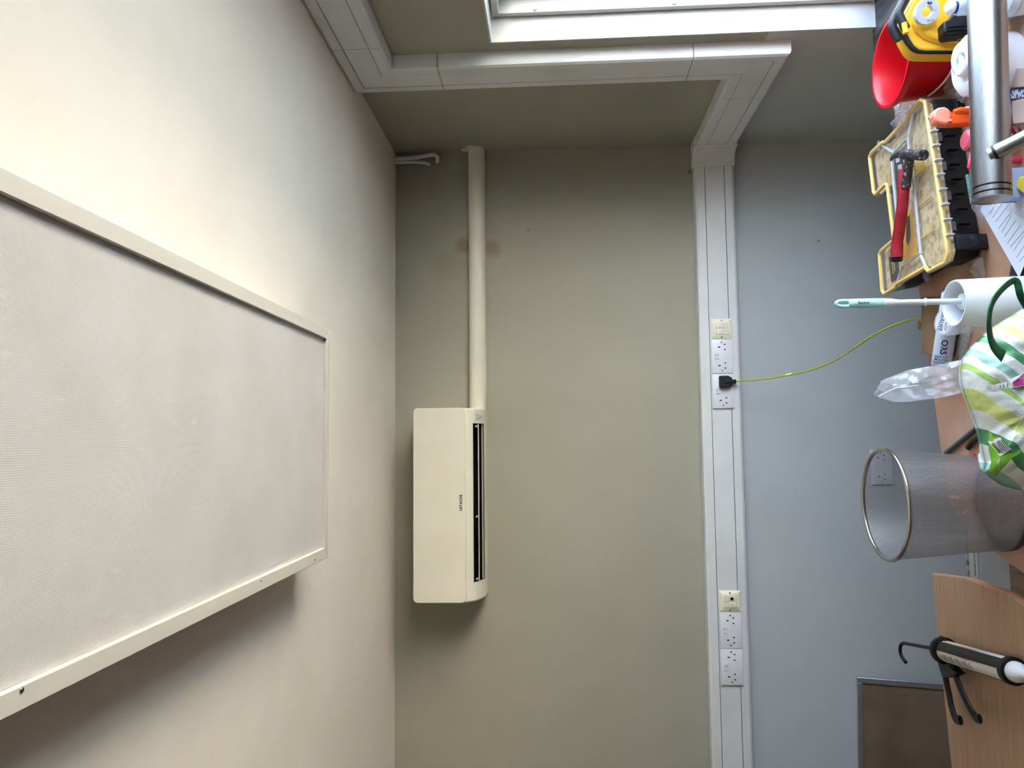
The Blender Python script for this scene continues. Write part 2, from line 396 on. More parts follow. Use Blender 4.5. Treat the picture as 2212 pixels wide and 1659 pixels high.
# ================================================================== LIGHT PANEL
PX0, PX1, PY0, PY1, PZ = -.2998, .3145, -1.2737, -2.62, 2.4647
lp = thing('light_panel', 'large square-edged white framed light panel hanging under the ceiling', 'ceiling light', ((PX0+PX1)/2, (PY0+PY1)/2, PZ))
fwid = .028
part('housing', B().box(((PX0+PX1)/2, (PY0+PY1)/2, (PZ+.012+H)/2), (PX1-PX0-.006, PY0-PY1-.006, H-PZ-.014)), 'alu_white', lp)
for nm, x0, x1, y0, y1 in [('frame_bar', PX1-fwid, PX1, PY0, PY1), ('frame_bar', PX0, PX0+fwid, PY0, PY1)]:
    s0 = 1 if x1 == PX1 else -1
    xo, xi = (PX1, PX1-fwid) if s0 > 0 else (PX0, PX0+fwid)
    q = [(xo, PY0), (xi, PY0-fwid), (xi, PY1+fwid), (xo, PY1)]
    part(nm, B().prism(q, PZ, PZ+.014), 'alu_white', lp, bev=.0012)
for yo, yi in [(PY0, PY0-fwid), (PY1, PY1+fwid)]:
    part('frame_bar', B().prism([(PX0+.0006, yo), (PX1-.0006, yo), (PX1-fwid-.0006, yi), (PX0+fwid+.0006, yi)], PZ, PZ+.014), 'alu_white', lp, bev=.0012)
def diffuser_mat():
    m = mat('diffuser', s(214, 210, 208), .38, col2=s(206, 200, 198), scale=5)
    nt = m.node_tree; n = nt.nodes; L = nt.links; p = n['Principled BSDF']
    tc = n.new('ShaderNodeTexCoord')
    w1 = n.new('ShaderNodeTexWave'); w1.inputs['Scale'].default_value = 110; w1.bands_direction = 'X'
    w2_ = n.new('ShaderNodeTexWave'); w2_.inputs['Scale'].default_value = 110; w2_.bands_direction = 'Y'
    for q in (w1, w2_): L.new(tc.outputs['Object'], q.inputs['Vector'])
    ml = n.new('ShaderNodeMath'); ml.operation = 'ADD'; L.new(w1.outputs['Fac'], ml.inputs[0]); L.new(w2_.outputs['Fac'], ml.inputs[1])
    b = n.new('ShaderNodeBump'); b.inputs['Strength'].default_value = .12; b.inputs['Distance'].default_value = .001
    L.new(ml.outputs[0], b.inputs['Height']); L.new(b.outputs[0], p.inputs['Normal'])
    # pale dusty streaks
    mp = n.new('ShaderNodeMapping'); mp.inputs['Scale'].default_value = (14, 5, 1); mp.inputs['Rotation'].default_value = (0, 0, .5); L.new(tc.outputs['Object'], mp.inputs[0])
    z = n.new('ShaderNodeTexNoise'); z.inputs['Scale'].default_value = 2.2; z.inputs['Detail'].default_value = 8; L.new(mp.outputs[0], z.inputs['Vector'])
    r = n.new('ShaderNodeMapRange'); r.inputs['From Min'].default_value = .66; r.inputs['From Max'].default_value = .74; r.inputs['To Max'].default_value = .5
    L.new(z.outputs['Fac'], r.inputs['Value'])
    mx = n.new('ShaderNodeMix'); mx.data_type = 'RGBA'; L.new(r.outputs[0], mx.inputs['Factor'])
    old = p.inputs['Base Color'].links[0].from_socket; L.new(old, mx.inputs['A']); mx.inputs['B'].default_value = s(232, 228, 222)
    L.new(mx.outputs['Result'], p.inputs['Base Color'])
diffuser_mat()
part('diffuser', B().box(((PX0+PX1)/2, (PY0+PY1)/2, PZ+.011), (PX1-PX0-2*fwid-.001, PY0-PY1-2*fwid-.001, .004)), 'diffuser', lp, 'pale ribbed diffuser sheet')
for px in [(680, 1209), (564, 1254), (47, 1491)]:
    c = AZ(px[0], px[1], PZ)
    part('screw', B().lathe([(.0001, .0016), (.0028, .0012), (.0034, 0)], frame((c.x, c.y, PZ), (1, 0, 0), (0, -1, 0)), 12), 'screw', lp)

# ================================================================== CABLE TRUNKING
TZ0, TZ1, TD = 1.0655, 1.2357, .05
TW = TZ1-TZ0
trk = thing('cable_trunking', 'white plastic cable trunking running along the wall, up beside the window and under the ceiling', 'cable trunking', (XR, 0, TZ0))
RAIL = [(0, 0), (0, .036), (.003, .045), (.012, .05), (.042, .05), (.042, .038), (.038, .038), (.038, 0)]
COVER = [(.0447, .034), (.0447, .049), (.1255, .049), (.1255, .034)]
def run(P0, P1, wdir, ddir, m0=0, m1=0, names=('rail', 'cover', 'rail')):
    """P0,P1: corner line on the wall at w=0; m: mitre slope"""
    P0, P1, wdir, ddir = V(P0), V(P1), V(wdir), V(ddir); a = (P1-P0).normalized()
    for nm, pr in zip(names, (RAIL, COVER, [(TW-w_, d) for w_, d in RAIL][::-1])):
        n = len(pr)
        vs = [P0+wdir*w_+ddir*d+a*(m0*w_) for w_, d in pr]+[P1+wdir*w_+ddir*d+a*(m1*w_) for w_, d in pr]
        fs = [list(range(n))[::-1], list(range(n, 2*n))]+[[i, (i+1) % n, n+(i+1) % n, n+i] for i in range(n)]
        bm_ = B().add(vs, fs)
        o = part(nm, bm_, 'trunk_white', trk, ang=.5)
        bm = bmesh.new(); bm.from_mesh(o.data); bmesh.ops.recalc_face_normals(bm, faces=bm.faces[:]); bm.to_mesh(o.data); bm.free()
        o.data.set_sharp_from_angle(angle=.5)
G = .0012
RY0, RY1 = -.700, -.700-TW                    # riser on the right wall
run((XR, -.0, TZ1), (XL+.02, -.0, TZ1), (0, 0, -1), (0, -1, 0))                          # back wall
yq = AX(1625, 212, XR-.05).y
run((XR, 0, TZ1), (XR, yq+G, TZ1), (0, 0, -1), (-1, 0, 0))                                # side wall, to the joint
run((XR, yq-G, TZ1), (XR, RY0, TZ1), (0, 0, -1), (-1, 0, 0), m1=1)                        # corner piece, lower arm
z1 = AX(1497, 130, XR-.05).z; z2 = AX(950, 165, XR-.05).z
run((XR, RY0, TZ1), (XR, RY0, z1-G), (0, -1, 0), (-1, 0, 0), m0=-1)
run((XR, RY0, z1+G), (XR, RY0, z2-G), (0, -1, 0), (-1, 0, 0))
run((XR, RY0, z2+G), (XR, RY0, H-.001), (0, -1, 0), (-1, 0, 0), m1=-1)
yt = AX(742, 108, XR-.05).y
run((XR, RY0, H-.001), (XR, yt+G, H-.001), (0, 0, -1), (-1, 0, 0), m0=1)
run((XR, yt-G, H-.001), (XR, YB+.02, H-.001), (0, 0, -1), (-1, 0, 0))
# inside corner piece wrapping the room corner
cp = .056; e = .004; ca = .115
q = [(XR, 0), (XR-ca, 0), (XR-ca, -cp), (XR-cp-.03, -cp), (XR-cp-.008, -cp-.008), (XR-cp, -cp-.03), (XR-cp, -ca), (XR, -ca)]
part('inside_corner', B().prism(q, TZ0-.005, TZ1+.006), 'trunk_white', trk, bev=.006)

# ================================================================== OUTLETS
def double_socket(label, M, group='double sockets'):
    t = thing('double_socket', label, 'socket', M=M, group=group)
    part('plate', B().box((0, 0, .0035), (.1455, .0885, .007), bev=.0015), 'socket_white', t, local=True)
    for sx_ in (-1, 1):
        for dx, dy, w_, h in [(0, .0125, .0085, .0042), (-.011, -.0115, .0044, .0068), (.011, -.0115, .0044, .0068)]:
            part('pin_hole', B().box((sx_*.0395+dx, dy, .0066), (h if False else (.0044 if dx else .0046), .0068 if dx else .0088, .0016)), 'slot_black', t, local=True)
        part('rocker_switch', B().prism([(-.0048, -.0085), (.0048, -.0085), (.0048, .0085), (-.0048, .0085)], .006, .0095,
             Matrix.Translation(V((sx_*.0075, .024, 0))) @ Matrix.Rotation(.13, 4, 'X')), 'plastic_white', t, local=True, bev=.0008)
        part('screw', B().lathe([(.0001, .0085), (.003, .008), (.0036, .0068)], Matrix.Translation(V((sx_*.0605, .0015, 0))), 12), 'screw', t, local=True)
    return t
def data_outlet(label, M, jack_at_top, group='data outlets'):
    t = thing('data_outlet', label, 'data outlet', M=M, group=group)
    o = [(-.043, -.044), (.043, -.044), (.043, .044), (-.043, .044)]; i_ = [(-.028, -.029), (.028, -.029), (.028, .029), (-.028, .029)]
    part('bezel', B().prism(o, .0, .004).prism(o, .004, .013, None, i_), 'cream', t, local=True)
    part('insert', B().box((0, 0, .0135), (.05, .05, .003)), 'cream_dark', t, local=True)
    sg = 1 if jack_at_top else -1
    for sx_ in (-1, 1):
        part('jack', B().box((sx_*.0125, sg*.009, .0152), (.02, .026, .002), bev=.0008), 'cream', t, local=True)
        part('jack_opening', B().box((sx_*.0125, sg*.006, .0164), (.012, .012, .0012)), 'plastic_white' if jack_at_top else ('slot_black' if sx_ > 0 else 'cream_dark'), t, local=True)
        part('number_tag', B().box((sx_*.0125, -sg*.0155, .0152), (.018, .011, .0018)), 'socket_white', t, local=True)
        part('screw', B().lathe([(.0001, .0165), (.003, .016), (.0036, .012)], Matrix.Translation(V((sx_*.0345, .0, -.003))), 12), 'screw', t, local=True)
    return t
OY = -.0503
def OM(x, y, Y=OY): p = AY(x, y, Y); return frame((p.x, Y, p.z), (1, 0, 0), (0, 0, 1))
d1 = double_socket('white double socket on the trunking, between the cream data outlet and the plugged-in socket', OM(1558.5, 770))
p0 = AY(1558.5, 770, OY)
zc = p0.z
def at_dx(x, zc_=zc): return frame((x, OY, zc_), (1, 0, 0), (0, 0, 1))
x1_ = p0.x
ZC2 = AY(1579, 1361, OY).z; ZC = (zc+ZC2)/2
d1.matrix_world = at_dx(x1_, ZC); ORG[d1.name] = d1.matrix_world.copy()
dup(d1, at_dx(x1_-.1475, ZC), 'white double socket on the trunking with the black plug in it')
x2_ = AY(1579, 1361, OY).x
dup(d1, at_dx(x2_, ZC), 'white empty double socket next to the cream outlet with one open jack')
dup(d1, at_dx(x2_-.1475, ZC), 'white empty double socket at the end of the row farthest from the window')
pw_ = AY(1903, 1009, 0)
dup(d1, frame((pw_.x, -.0005, pw_.z), (1, 0, 0), (0, 0, 1)), 'white double socket low on the wall, seen through the mesh bin')
a1 = data_outlet('cream sloping-edged data outlet with two white jacks beside the plugged-in sockets', at_dx(x1_+.0735+.044, ZC), True)
a2 = data_outlet('cream sloping-edged data outlet with one open jack, farther from the window', at_dx(x2_+.0735+.044, ZC), False)
for t, tx, sg in ((a1, 'C2', 1),):
    for sx_, ch in ((1, tx[0]), (-1, tx[1])):
        text('number', ch, .008, t.matrix_world @ Matrix.Translation(V((sx_*.0125, -sg*.0155, .0163))), 'grey_ink', t)

# plug and cable
pc = AY(1566, 825, -.06)
pl = thing('mains_plug', 'black three-pin mains plug pushed into the trunking socket', 'plug', (pc.x, -.0565, pc.z))
q = [(-.0245, .026), (-.027, .02), (-.027, -.012), (-.017, -.029), (.017, -.029), (.027, -.012), (.027, .02), (.0245, .026)]
part('body', B().prism(q, .0, .026, frame((pc.x, -.0566, pc.z), (1, 0, 0), (0, 0, 1)), [(a*.9, c*.9) for a, c in q]), 'rubber_black', pl, bev=.004)
part('cord_grip', B().box((pc.x, -.071, pc.z-.031), (.017, .014, .026), bev=.003), 'rubber_black', pl)
part('centre_ridge', B().box((pc.x, -.0835, pc.z-.012), (.016, .004, .032), bev=.0015), 'rubber_black', pl)
cab = [V((pc.x, -.071, pc.z-.045)), AY(1600, 823, -.085), AY(1650, 819, -.13), AY(1700, 811, -.19), AY(1752, 799, -.28), AY(1800, 780, -.38), AY(1845, 752, -.49),
       AY(1885, 725, -.6), AY(1925, 705, -.72), AY(1960, 692, -.84), AY(1986, 687, -.925), AY(2004, 684, -.945), V((.37, -.94, .62)), V((.36, -.93, .3)), V((.34, -.92, .06)), V((.30, -.90, .006)), V((.15, -.86, .006))]
def smooth(pts, n=6):
    out = []
    for i in range(len(pts)-1):
        a, b_, c, d = pts[max(0, i-1)], pts[i], pts[i+1], pts[min(len(pts)-1, i+2)]
        for k_ in range(n):
            t = k_/n; out.append(.5*((2*b_)+(c-a)*t+(2*a-5*b_+4*c-d)*t*t+(3*b_-a-3*c+d)*t**3))
    return out+[pts[-1]]
pc_ = thing('power_cable', 'thin yellow-green power cable sagging from the black plug to the desk', 'cable', cab[-1])
part('cord', B().tube(smooth(cab), .0034, 10), 'cable', pc_)
tp = AY(1703, 810, -.195)
part('cable_tie', B().tube([tp+V((-.001, 0, .012)), tp+V((.002, -.004, -.004)), tp+V((.004, -.006, -.012))], [.0045, .0062, .005], 8), 'cable_tie', pc_)

# ================================================================== AIR CONDITIONER
AXL, AXR = -.636, .145; AYF = -.215
ZT = 2.430
ac = thing('air_conditioner', 'cream wall-mounted air conditioner with open louvre slot', 'air conditioner', ((AXL+AXR)/2, 0, 2.15))
# side profile (y, z), from the top rear round the front to the bottom rear
PF = [(0, 2.422), (-.17, 2.434), (-.205, 2.424), (AYF, 2.40), (AYF, 2.222), (-.212, 2.206), (-.203, 2.190), (-.190, 2.178), (-.115, 2.154), (-.085, 2.150), (0, 2.150)]
SX0, SX1 = AXL+.078, AXR-.062                      # slot from, to
IA, IB = 6, 8                                      # profile points that bound the slot
n = len(PF); b = B()
xs = [AXL, AXL+.006, SX0, SX1, AXR-.006, AXR]
def sec(xx, k_): return [V((xx, y_*k_[0], 2.29+(z_-2.29)*k_[1])) for y_, z_ in PF]
secs = [sec(xs[0], (.985, .975)), sec(xs[1], (1, 1)), sec(xs[2], (1, 1)), sec(xs[3], (1, 1)), sec(xs[4], (1, 1)), sec(xs[5], (.985, .975))]
for si in range(5):
    for i in range(n-1):
        if si == 2 and IA <= i < IB: continue
        b.add([secs[si][i], secs[si][i+1], secs[si+1][i+1], secs[si+1][i]], [[3, 2, 1, 0]])
b.add(secs[0], [list(range(n))]); b.add(secs[-1], [list(range(n))[::-1]])
b.add([secs[0][0], secs[0][-1], secs[-1][-1], secs[-1][0]], [[0, 1, 2, 3]])
part('casing', b, 'ac_white', ac, ang=.5)
b = B()                                            # dark inside of the outlet
A_, C_ = PF[IA], PF[IB]
dp = [(A_[0], A_[1]), (A_[0]+.012, A_[1]+.055), (-.09, 2.25), (-.07, 2.20), (C_[0]+.004, C_[1]+.004)]
for i in range(len(dp)-1):
    b.add([(SX0, *dp[i]), (SX1, *dp[i]), (SX1, *dp[i+1]), (SX0, *dp[i+1])], [[0, 1, 2, 3]])
for xx in (SX0, SX1): b.add([(xx, *q) for q in dp], [list(range(len(dp)))])
part('outlet_cavity', b, 'slot_black', ac)
fl_ = (dp[-1][0]+.0055, dp[-1][1]+.0068)
part('outlet_lip', B().add([(SX0+.001, fl_[0]-.001, fl_[1]), (SX1-.001, fl_[0]-.001, fl_[1]), (SX1-.001, dp[-1][0]-.001, dp[-1][1]), (SX0+.001, dp[-1][0]-.001, dp[-1][1])], [[0, 1, 2, 3]]), 'ac_white', ac)
b = B()
vy, vz = -.176, 2.180
vzc = AY(1034, 1086, -.165).z
part('louvre_vane', B().box((0, 0, 0), (SX1-SX0-.008, .0035, .040), Matrix.Translation(V(((SX0+SX1)/2, -.168, vzc))) @ Matrix.Rotation(math.radians(99), 4, 'X'), bev=.001), 'ac_white', ac)
for k in range(12):
    xx = SX0+.05+k*(SX1-SX0-.1)/11
    part('swing_fin', B().box((xx, -.165, 2.212), (.0015, .04, .03), Matrix.Translation(V((0, 0, 0)))), 'black', ac)
for xx in (SX0+.01, SX1-.012, (SX0+SX1)/2-.06):
    part('vane_pivot', B().tube([(xx, -.182, vzc+.007), (xx, -.165, vzc+.004)], .004, 10), 'ac_white', ac)
q0, q1, rr = 2.2185, 2.4335, .018
pnl = []
x0, x1 = AXL-.001, AXR+.001
for cx_, cz_, a0 in [(x1-rr, q1-rr, 0), (x0+rr, q1-rr, 90), (x0+rr, q0+rr, 180), (x1-rr, q0+rr, 270)]:
    for k in range(6): a = math.radians(a0+18*k); pnl.append((cx_+rr*math.cos(a), cz_+rr*math.sin(a)))
fp = part('front_panel', B().prism(pnl, .0, .009, frame((0, AYF+.001, 0), (1, 0, 0), (0, 0, 1))), 'ac_white', ac, bev=.003)
for xx in (AXL+.02, AXR-.012):
    part('side_clip', B().box((xx if xx > 0 else AXL-.001, -.19, 2.245), (.006, .02, .016), bev=.001), 'ac_white', ac)
hp = AY(996, 1086, AYF-.009)
text('brand_lettering', 'HITACHI', .0165, frame((hp.x, AYF-.0085, hp.z), (1, 0, 0), (0, 0, 1)), 'ink', ac, sx=1.0, bold=.0004)
# control display on the lower lip
dy = (PF[6][0]+PF[7][0])/2
DM = frame((AXR-.037, -.1985, 2.1925), (1, 0, 0), (0, PF[4][0]-PF[8][0]+.03, .07))
DM = frame((AXR-.035, -.1663, 2.1695), (1, 0, 0), (0, -.952, .305))
part('display_panel', B().box((0, 0, 0), (.026, .052, .0012), DM), 'plastic_white', ac)
part('display_window', B().box((-.0, -.002, .0008), (.018, .018, .0012), DM), 'label_grey', ac)
part('power_button', B().lathe([(.003, 0), (.0042, .0014), (.0032, .0014), (.003, 0)], DM @ Matrix.Translation(V((0, -.019, .0004))), 14), 'grey_ink', ac)
for sx_ in (-1, 1):
    for sy_ in (.012, .0195): part('indicator', B().box((sx_*.0085, sy_, .0008), (.002, .004, .001), DM), 'ink', ac)

# pipe duct from the air conditioner to the side wall
DZ = (2.223+2.1505)/2; DR = .0365
du = thing('pipe_duct', 'white rounded pipe duct from the air conditioner to the side wall', 'pipe duct', (AXR+.02, 0, DZ-DR))
q = [(-DR, 0), (-DR, .028)]+[(-DR*math.cos(math.radians(t)), .028+.034*math.sin(math.radians(t))) for t in range(15, 180, 15)]+[(DR, .028), (DR, 0)]
part('duct_cover', B().prism(q, 0, XR-AXR-.0005, Matrix(((0, 0, 1, AXR+.0005), (0, -1, 0, 0), (1, 0, 0, DZ), (0, 0, 0, 1)))), 'ac_white', du, ang=.5)
part('plaster_fillet', B().sphere((XR-.002, -.03, DZ+.045), (.008, .016, .022)).sphere((XR-.001, -.035, DZ+.02), (.005, .045, .03)), 'plaster', du, 'rough filler at the wall hole')

# small insulated pipes in the ceiling corner
cpz = thing('pipe_loop', 'small pale pipe loop in the dark corner under the ceiling', 'pipe', (1.26, -.03, 2.5))
a = AY(859, 343, -.035); b_ = AY(900, 340, -.04); c = AY(932, 334, -.045); d = AY(944, 338, -.03); e_ = AY(944, 350, -.002)
part('pipe', B().tube(smooth([V((a.x, -.03, H)), a, b_, c, d, e_], 5), .009, 10), 'trunk_white', cpz)
a = AY(859, 351, -.02); b_ = AY(895, 350, -.02); c = AY(918, 352, -.02); d = AY(927, 356, -.001)
part('pipe', B().tube(smooth([V((a.x, -.02, H)), a, b_, c, d], 5), .008, 10), 'trunk_white', cpz)
part('filler', B().sphere(AY(858, 342, -.03), .012), 'plaster', cpz)

# ================================================================== DESKS
DZT = .75
def desk(name, label, poly, legs, top_m):
    t = thing(name, label, 'desk', (sum(p[0] for p in poly)/len(poly), sum(p[1] for p in poly)/len(poly), 0))
    part('desk_top', B().prism(poly, DZT-.025, DZT), top_m, t, bev=.002)
    for x_, y_ in legs:
        part('leg', B().tube([(x_, y_, .0), (x_, y_, DZT-.026)], .024, 14), 'alu', t)
    b = B()
    for i in range(4):
        p, q_ = legs[i], legs[(i+1) % 4]; b.tube([(p[0], p[1], DZT-.05), (q_[0], q_[1], DZT-.05)], .016, 8)
    part('under_frame', b, 'alu', t)
    return t
ux = V((.9857, .169, 0)); uy = V((-.169, .9857, 0))
cor = V((1.215, -.843, 0))
d_ = desk('desk', 'pinkish brown laminate desk crowded with tools and cleaning things',
     [(1.215, -.843), (-.175, -1.081), (-.225, -1.15), (-.276, -1.262), (-.32, -1.418), (-.35, -1.60), (-.37, -1.96), (1.255, -1.685)],
     [(1.13, -.95), (-.09, -1.16), (-.24, -1.84), (1.15, -1.60)], 'desk_top')
d2_ = desk('desk', 'brown beech desk with curved end, caulking gun lying on it',
     [(-.397, -.962), (-.377, -1.153), (-.380, -1.343), (-.396, -1.411), (-.43, -1.50), (-.50, -1.63), (-.62, -1.80), (-1.95, -1.94), (-1.95, -1.135)],
     [(-.48, -1.07), (-1.85, -1.22), (-1.85, -1.84), (-.66, -1.70)], 'desk_beech')
b = B()
edge = [(-.397, -.962), (-.377, -1.153), (-.380, -1.343), (-.396, -1.411), (-.43, -1.50), (-.50, -1.63)]
o2 = [V((x_, y_, 0)) for x_, y_ in edge]
vs = []
for q in o2: vs += [q+V((.0018, 0, DZT-.024)), q+V((.0018, 0, DZT-.001)), q+V((-.001, 0, DZT-.001)), q+V((-.001, 0, DZT-.024))]
fs = [[i*4+k, i*4+(k+1) % 4, i*4+4+(k+1) % 4, i*4+4+k] for i in range(len(o2)-1) for k in range(4)]
part('edge_band', B().add(vs, fs), 'desk_edge', d2_)

# framed board leaning on the wall behind the second desk
cbt = thing('framed_board', 'brown board with aluminium frame leaning on the wall behind the beech desk', 'board', (-1.5, -.1, 0))
XB1, XB0, HB = -.985, -2.0, .634
LM = frame((XB1, -.135, .002), (1, .0, 0), (0, .115, HB))     # x along wall, y up the board
LM = Matrix.Translation(V((0, 0, 0))) @ LM @ Matrix.Rotation(-.025, 4, 'Z')
Lw = XB1-XB0; fb = .022
hb = V((0, .115, HB)).length-.002
part('panel', B().box((-Lw/2, hb/2, .004), (Lw-.02, hb-.02, .006), LM), 'hardboard', cbt)
part('frame_bar', B().box((-fb/2, hb/2, .006), (fb, hb, .016), LM), 'alu', cbt, bev=.0015)
part('frame_bar', B().box((-Lw+fb/2, hb/2, .006), (fb, hb, .016), LM), 'alu', cbt, bev=.0015)
part('frame_bar', B().box((-Lw/2, hb-fb/2, .006), (Lw-2*fb-.001, fb, .016), LM), 'alu', cbt, bev=.0015)
part('frame_bar', B().box((-Lw/2, fb/2, .006), (Lw-2*fb-.001, fb, .016), LM), 'alu', cbt, bev=.0015)

# ================================================================== MESH BIN
BC = V((-.160, -1.356, DZT)); RB, RTp, HBn = .112, .136, .287
bn_ = thing('wire_mesh_bin', 'silver wire mesh waste bin standing on the desk', 'waste bin', BC)
NS = 190; b = B(); NZ = 46; hw = .00072
turn = 2*math.pi*34/NS
for sg in (-1, 1):
    for k in range(NS):
        rows = []
        for j in range(NZ+1):
            t = j/NZ; z = .012+t*(HBn-.016); r = RB+(RTp-RB)*t; a = 2*math.pi*k/NS+sg*turn*t
            for dz in (-hw, hw):
                aa = a+sg*dz*.5/r; rows.append(V((r*math.cos(aa)-0, r*math.sin(aa), z-dz*.75)))
        b.add(rows, [[2*j, 2*j+1, 2*j+3, 2*j+2] for j in range(NZ)])
me_o = part('mesh_wall', b, 'bin_mesh', bn_, local=True, kind='stuff', ang=3)
part('rim', B().tube([(RTp*math.cos(2*math.pi*i/64), RTp*math.sin(2*math.pi*i/64), HBn) for i in range(64)], .0052, 12, closed=True), 'bin_rim', bn_, local=True)
part('base', B().lathe([(.0001, .002), (RB+.001, .002), (RB+.003, .0), (RB+.0045, .016), (RB+.0025, .017), (RB-.001, .006), (.0001, .006)], None, 56), 'bin_base', bn_, local=True)

# ================================================================== TOILET BRUSH AND HOLDER
HC = AY(2060, 655, -1.57); hr = .0525
hd = thing('brush_holder', 'white cylindrical toilet brush holder', 'brush holder', (HC.x, HC.y, DZT))
hz = HC.z-DZT
part('cup', B().lathe([(.0001, .0), (hr+.006, .0), (hr+.008, .006), (hr+.006, .02), (hr, hz-.004), (hr-.0012, hz), (hr-.004, hz), (hr-.006, hz-.006), (hr-.004, .012), (.0001, .012)], None, 56), 'holder_white', hd, local=True)
tb = thing('toilet_brush', 'mint-handled white toilet brush standing in its holder', 'toilet brush', (HC.x, HC.y, DZT+.014))
def zz(px): return AY(px, 655, -1.57).z
cx_, cy_ = HC.x+.004, HC.y
top, me_, ne, rg, ds = zz(1802), zz(1908), zz(1938), zz(1999), zz(2070)
A4 = lambda prof: [(V((cx_, cy_, z)), r) for z, r in prof]
def rodp(name, prof, m, **k):
    return part(name, B().tube([V((cx_, cy_, z)) for z, r in prof], [r for z, r in prof], 18, flat=(1, 0, 0)), m, tb, **k)
hl = top-me_
hg = rodp('handle_grip', [(me_, (.0105, .008)), (me_+hl*.35, (.0108, .0085)), (top-.036, (.0104, .008)), (top-.031, (.0100, .0075))], 'mint')
loop = [V((cx_-.0055, cy_, top-.034)), V((cx_-.0062, cy_, top-.026)), V((cx_-.0058, cy_, top-.014)), V((cx_-.003, cy_, top-.006)), V((cx_+.001, cy_, top-.0045)), V((cx_+.0045, cy_, top-.008)), V((cx_+.0062, cy_, top-.018)), V((cx_+.0062, cy_, top-.027)), V((cx_+.0055, cy_, top-.034))]
part('hanging_loop', B().tube(smooth(loop, 3), .0042, 10), 'mint', tb)
rodp('neck', [(ne-.006, .0068), (ne, .0072), (ne+.012, .0092), (me_, .0104)], 'stem_white')
rodp('stem', [(ds-.012, .0068), (ne-.006, .0068)], 'stem_white')
part('ring', B().tube([(cx_+.0072*math.cos(t*.3927), cy_+.0072*math.sin(t*.3927), rg) for t in range(16)], .0022, 8, closed=True), 'stem_white', tb)
part('collar', B().lathe([(.0001, -.022), (.015, -.022), (.0185, -.018), (.0185, -.004), (.017, 0), (.007, .001), (.0001, .001)], Matrix.Translation(V((cx_, cy_, ds-.006))), 28), 'stem_white', tb)
b = B()
for k in range(240):
    a = random.random()*6.283; z = ds-.05-random.random()*.13; L_ = .034+random.random()*.006; dz = random.uniform(-.01, .02)
    b.tube([(cx_+.005*math.cos(a), cy_+.005*math.sin(a), z), (cx_+L_*math.cos(a), cy_+L_*math.sin(a), z+dz)], .0007, 3, cap=False)
for k in range(60):
    a = random.random()*6.283; b.tube([(cx_+.014*math.cos(a), cy_+.014*math.sin(a), ds-.05), (cx_+.036*math.cos(a), cy_+.036*math.sin(a), ds-.022-random.random()*.02)], .0008, 3, cap=False)
part('bristles', b, 'bristle', tb, kind='stuff')
rodp('core', [(DZT+.016, .005), (ds-.026, .005)], 'stem_white')
text('brand_lettering', 'Beldray', .0085, frame((cx_, cy_-.0088, zz(1863)), (0, 0, -1), (1, 0, 0)), 'ink', tb)

# ================================================================== ORGANISER TOOLBOX AND HAMMER
ZL = .848
def LZ(x_, y_, z=ZL): p = AZ(x_, y_, z); return (p.x, p.y)
# outline of the lid (photograph pixels on the lid plane)
OUT = [(1990, 210), (2000, 214), (2051, 548), (2046, 570), (2008, 590), (2001, 581), (1938, 617), (1934, 624), (1910, 640), (1905, 632), (1899, 552), (1903, 543), (1931, 520), (1916, 398), (1912, 397), (1890, 419), (1886, 414), (1877, 338), (1881, 327), (1906, 304), (1911, 304), (1962, 250), (1966, 238)]
olp = [V((*LZ(*q), 0)) for q in OUT]
cen = sum(olp, V())/len(olp)
tl = thing('toolbox', 'black organiser toolbox with clear lid and yellow seal', 'toolbox', (cen.x, cen.y, DZT))
def scal(pts, k): return [((p.x-cen.x)*k+cen.x, (p.y-cen.y)*k+cen.y) for p in pts]
part('body', B().prism(scal(olp, .90), DZT+.004, ZL-.022, None, scal(olp, .955)), 'black', tl, bev=.003)
part('contents', B().prism(scal(olp, .955), ZL-.0215, ZL-.014), 'contents', tl, 'dusty parts in the compartments')
gk = [V((p[0], p[1], ZL)) for p in scal(olp, .975)]
dense = []
for i in range(len(gk)):
    a, c = gk[i], gk[(i+1) % len(gk)]; m_ = max(1, int((c-a).length/.02))
    dense += [a.lerp(c, k/m_) for k in range(m_)]
part('seal', B().tube(dense, (.0055, .005) if False else .0055, 8, closed=True), 'yellow_trim', tl, 'yellow rubber seal')
part('lid', B().prism(scal(olp, 1.0), ZL-.010, ZL+.004), 'lid_clear', tl, 'clear plastic lid', bev=.003)
def seg(px0, px1, z, r, m, name, flat=None):
    a, c = AZ(*px0, z), AZ(*px1, z); return part(name, B().tube([a, c], r, 8), m, tl)
for ch in [[(1972, 245), (1962, 298), (1964, 325)], [(1958, 300), (1930, 330), (1907, 315)], [(1930, 330), (1926, 350), (1945, 545)], [(1969, 345), (1989, 548), (1950, 575), (1938, 612)], [(1989, 552), (2000, 577)], [(1922, 420), (1933, 560)]]:
    pts = [AZ(*q, ZL-.004) for q in ch]
    part('lid_rib', B().tube(pts, (.0042), 8), 'lid_rib', tl)
for ch in [[(2003, 358), (1975, 385)], [(2013, 424), (1977, 452)], [(2019, 495), (1984, 521)], [(1925, 330), (1920, 395)]]:
    pts = [AZ(*q, ZL-.009) for q in ch]
    part('divider', B().tube(pts, .0022, 6), 'yellow_cup', tl)
def quad(name, pxs, z, m, h=.0012, **k):
    return part(name, B().prism([LZ(*q, z) for q in pxs], z, z+h), m, tl, **k)
quad('yellow_cup', [(1983, 345), (1996, 345), (2001, 360), (1975, 385), (1972, 362)], ZL-.0135, 'yellow_cup')
quad('instruction_label', [(1956, 468), (1969, 452), (1982, 548), (1951, 569)], ZL-.0135, 'yellow_body')
quad('instruction_print', [(1959, 470), (1965, 465), (1967, 512), (1962, 530), (1958, 520)], ZL-.012, 'ink')
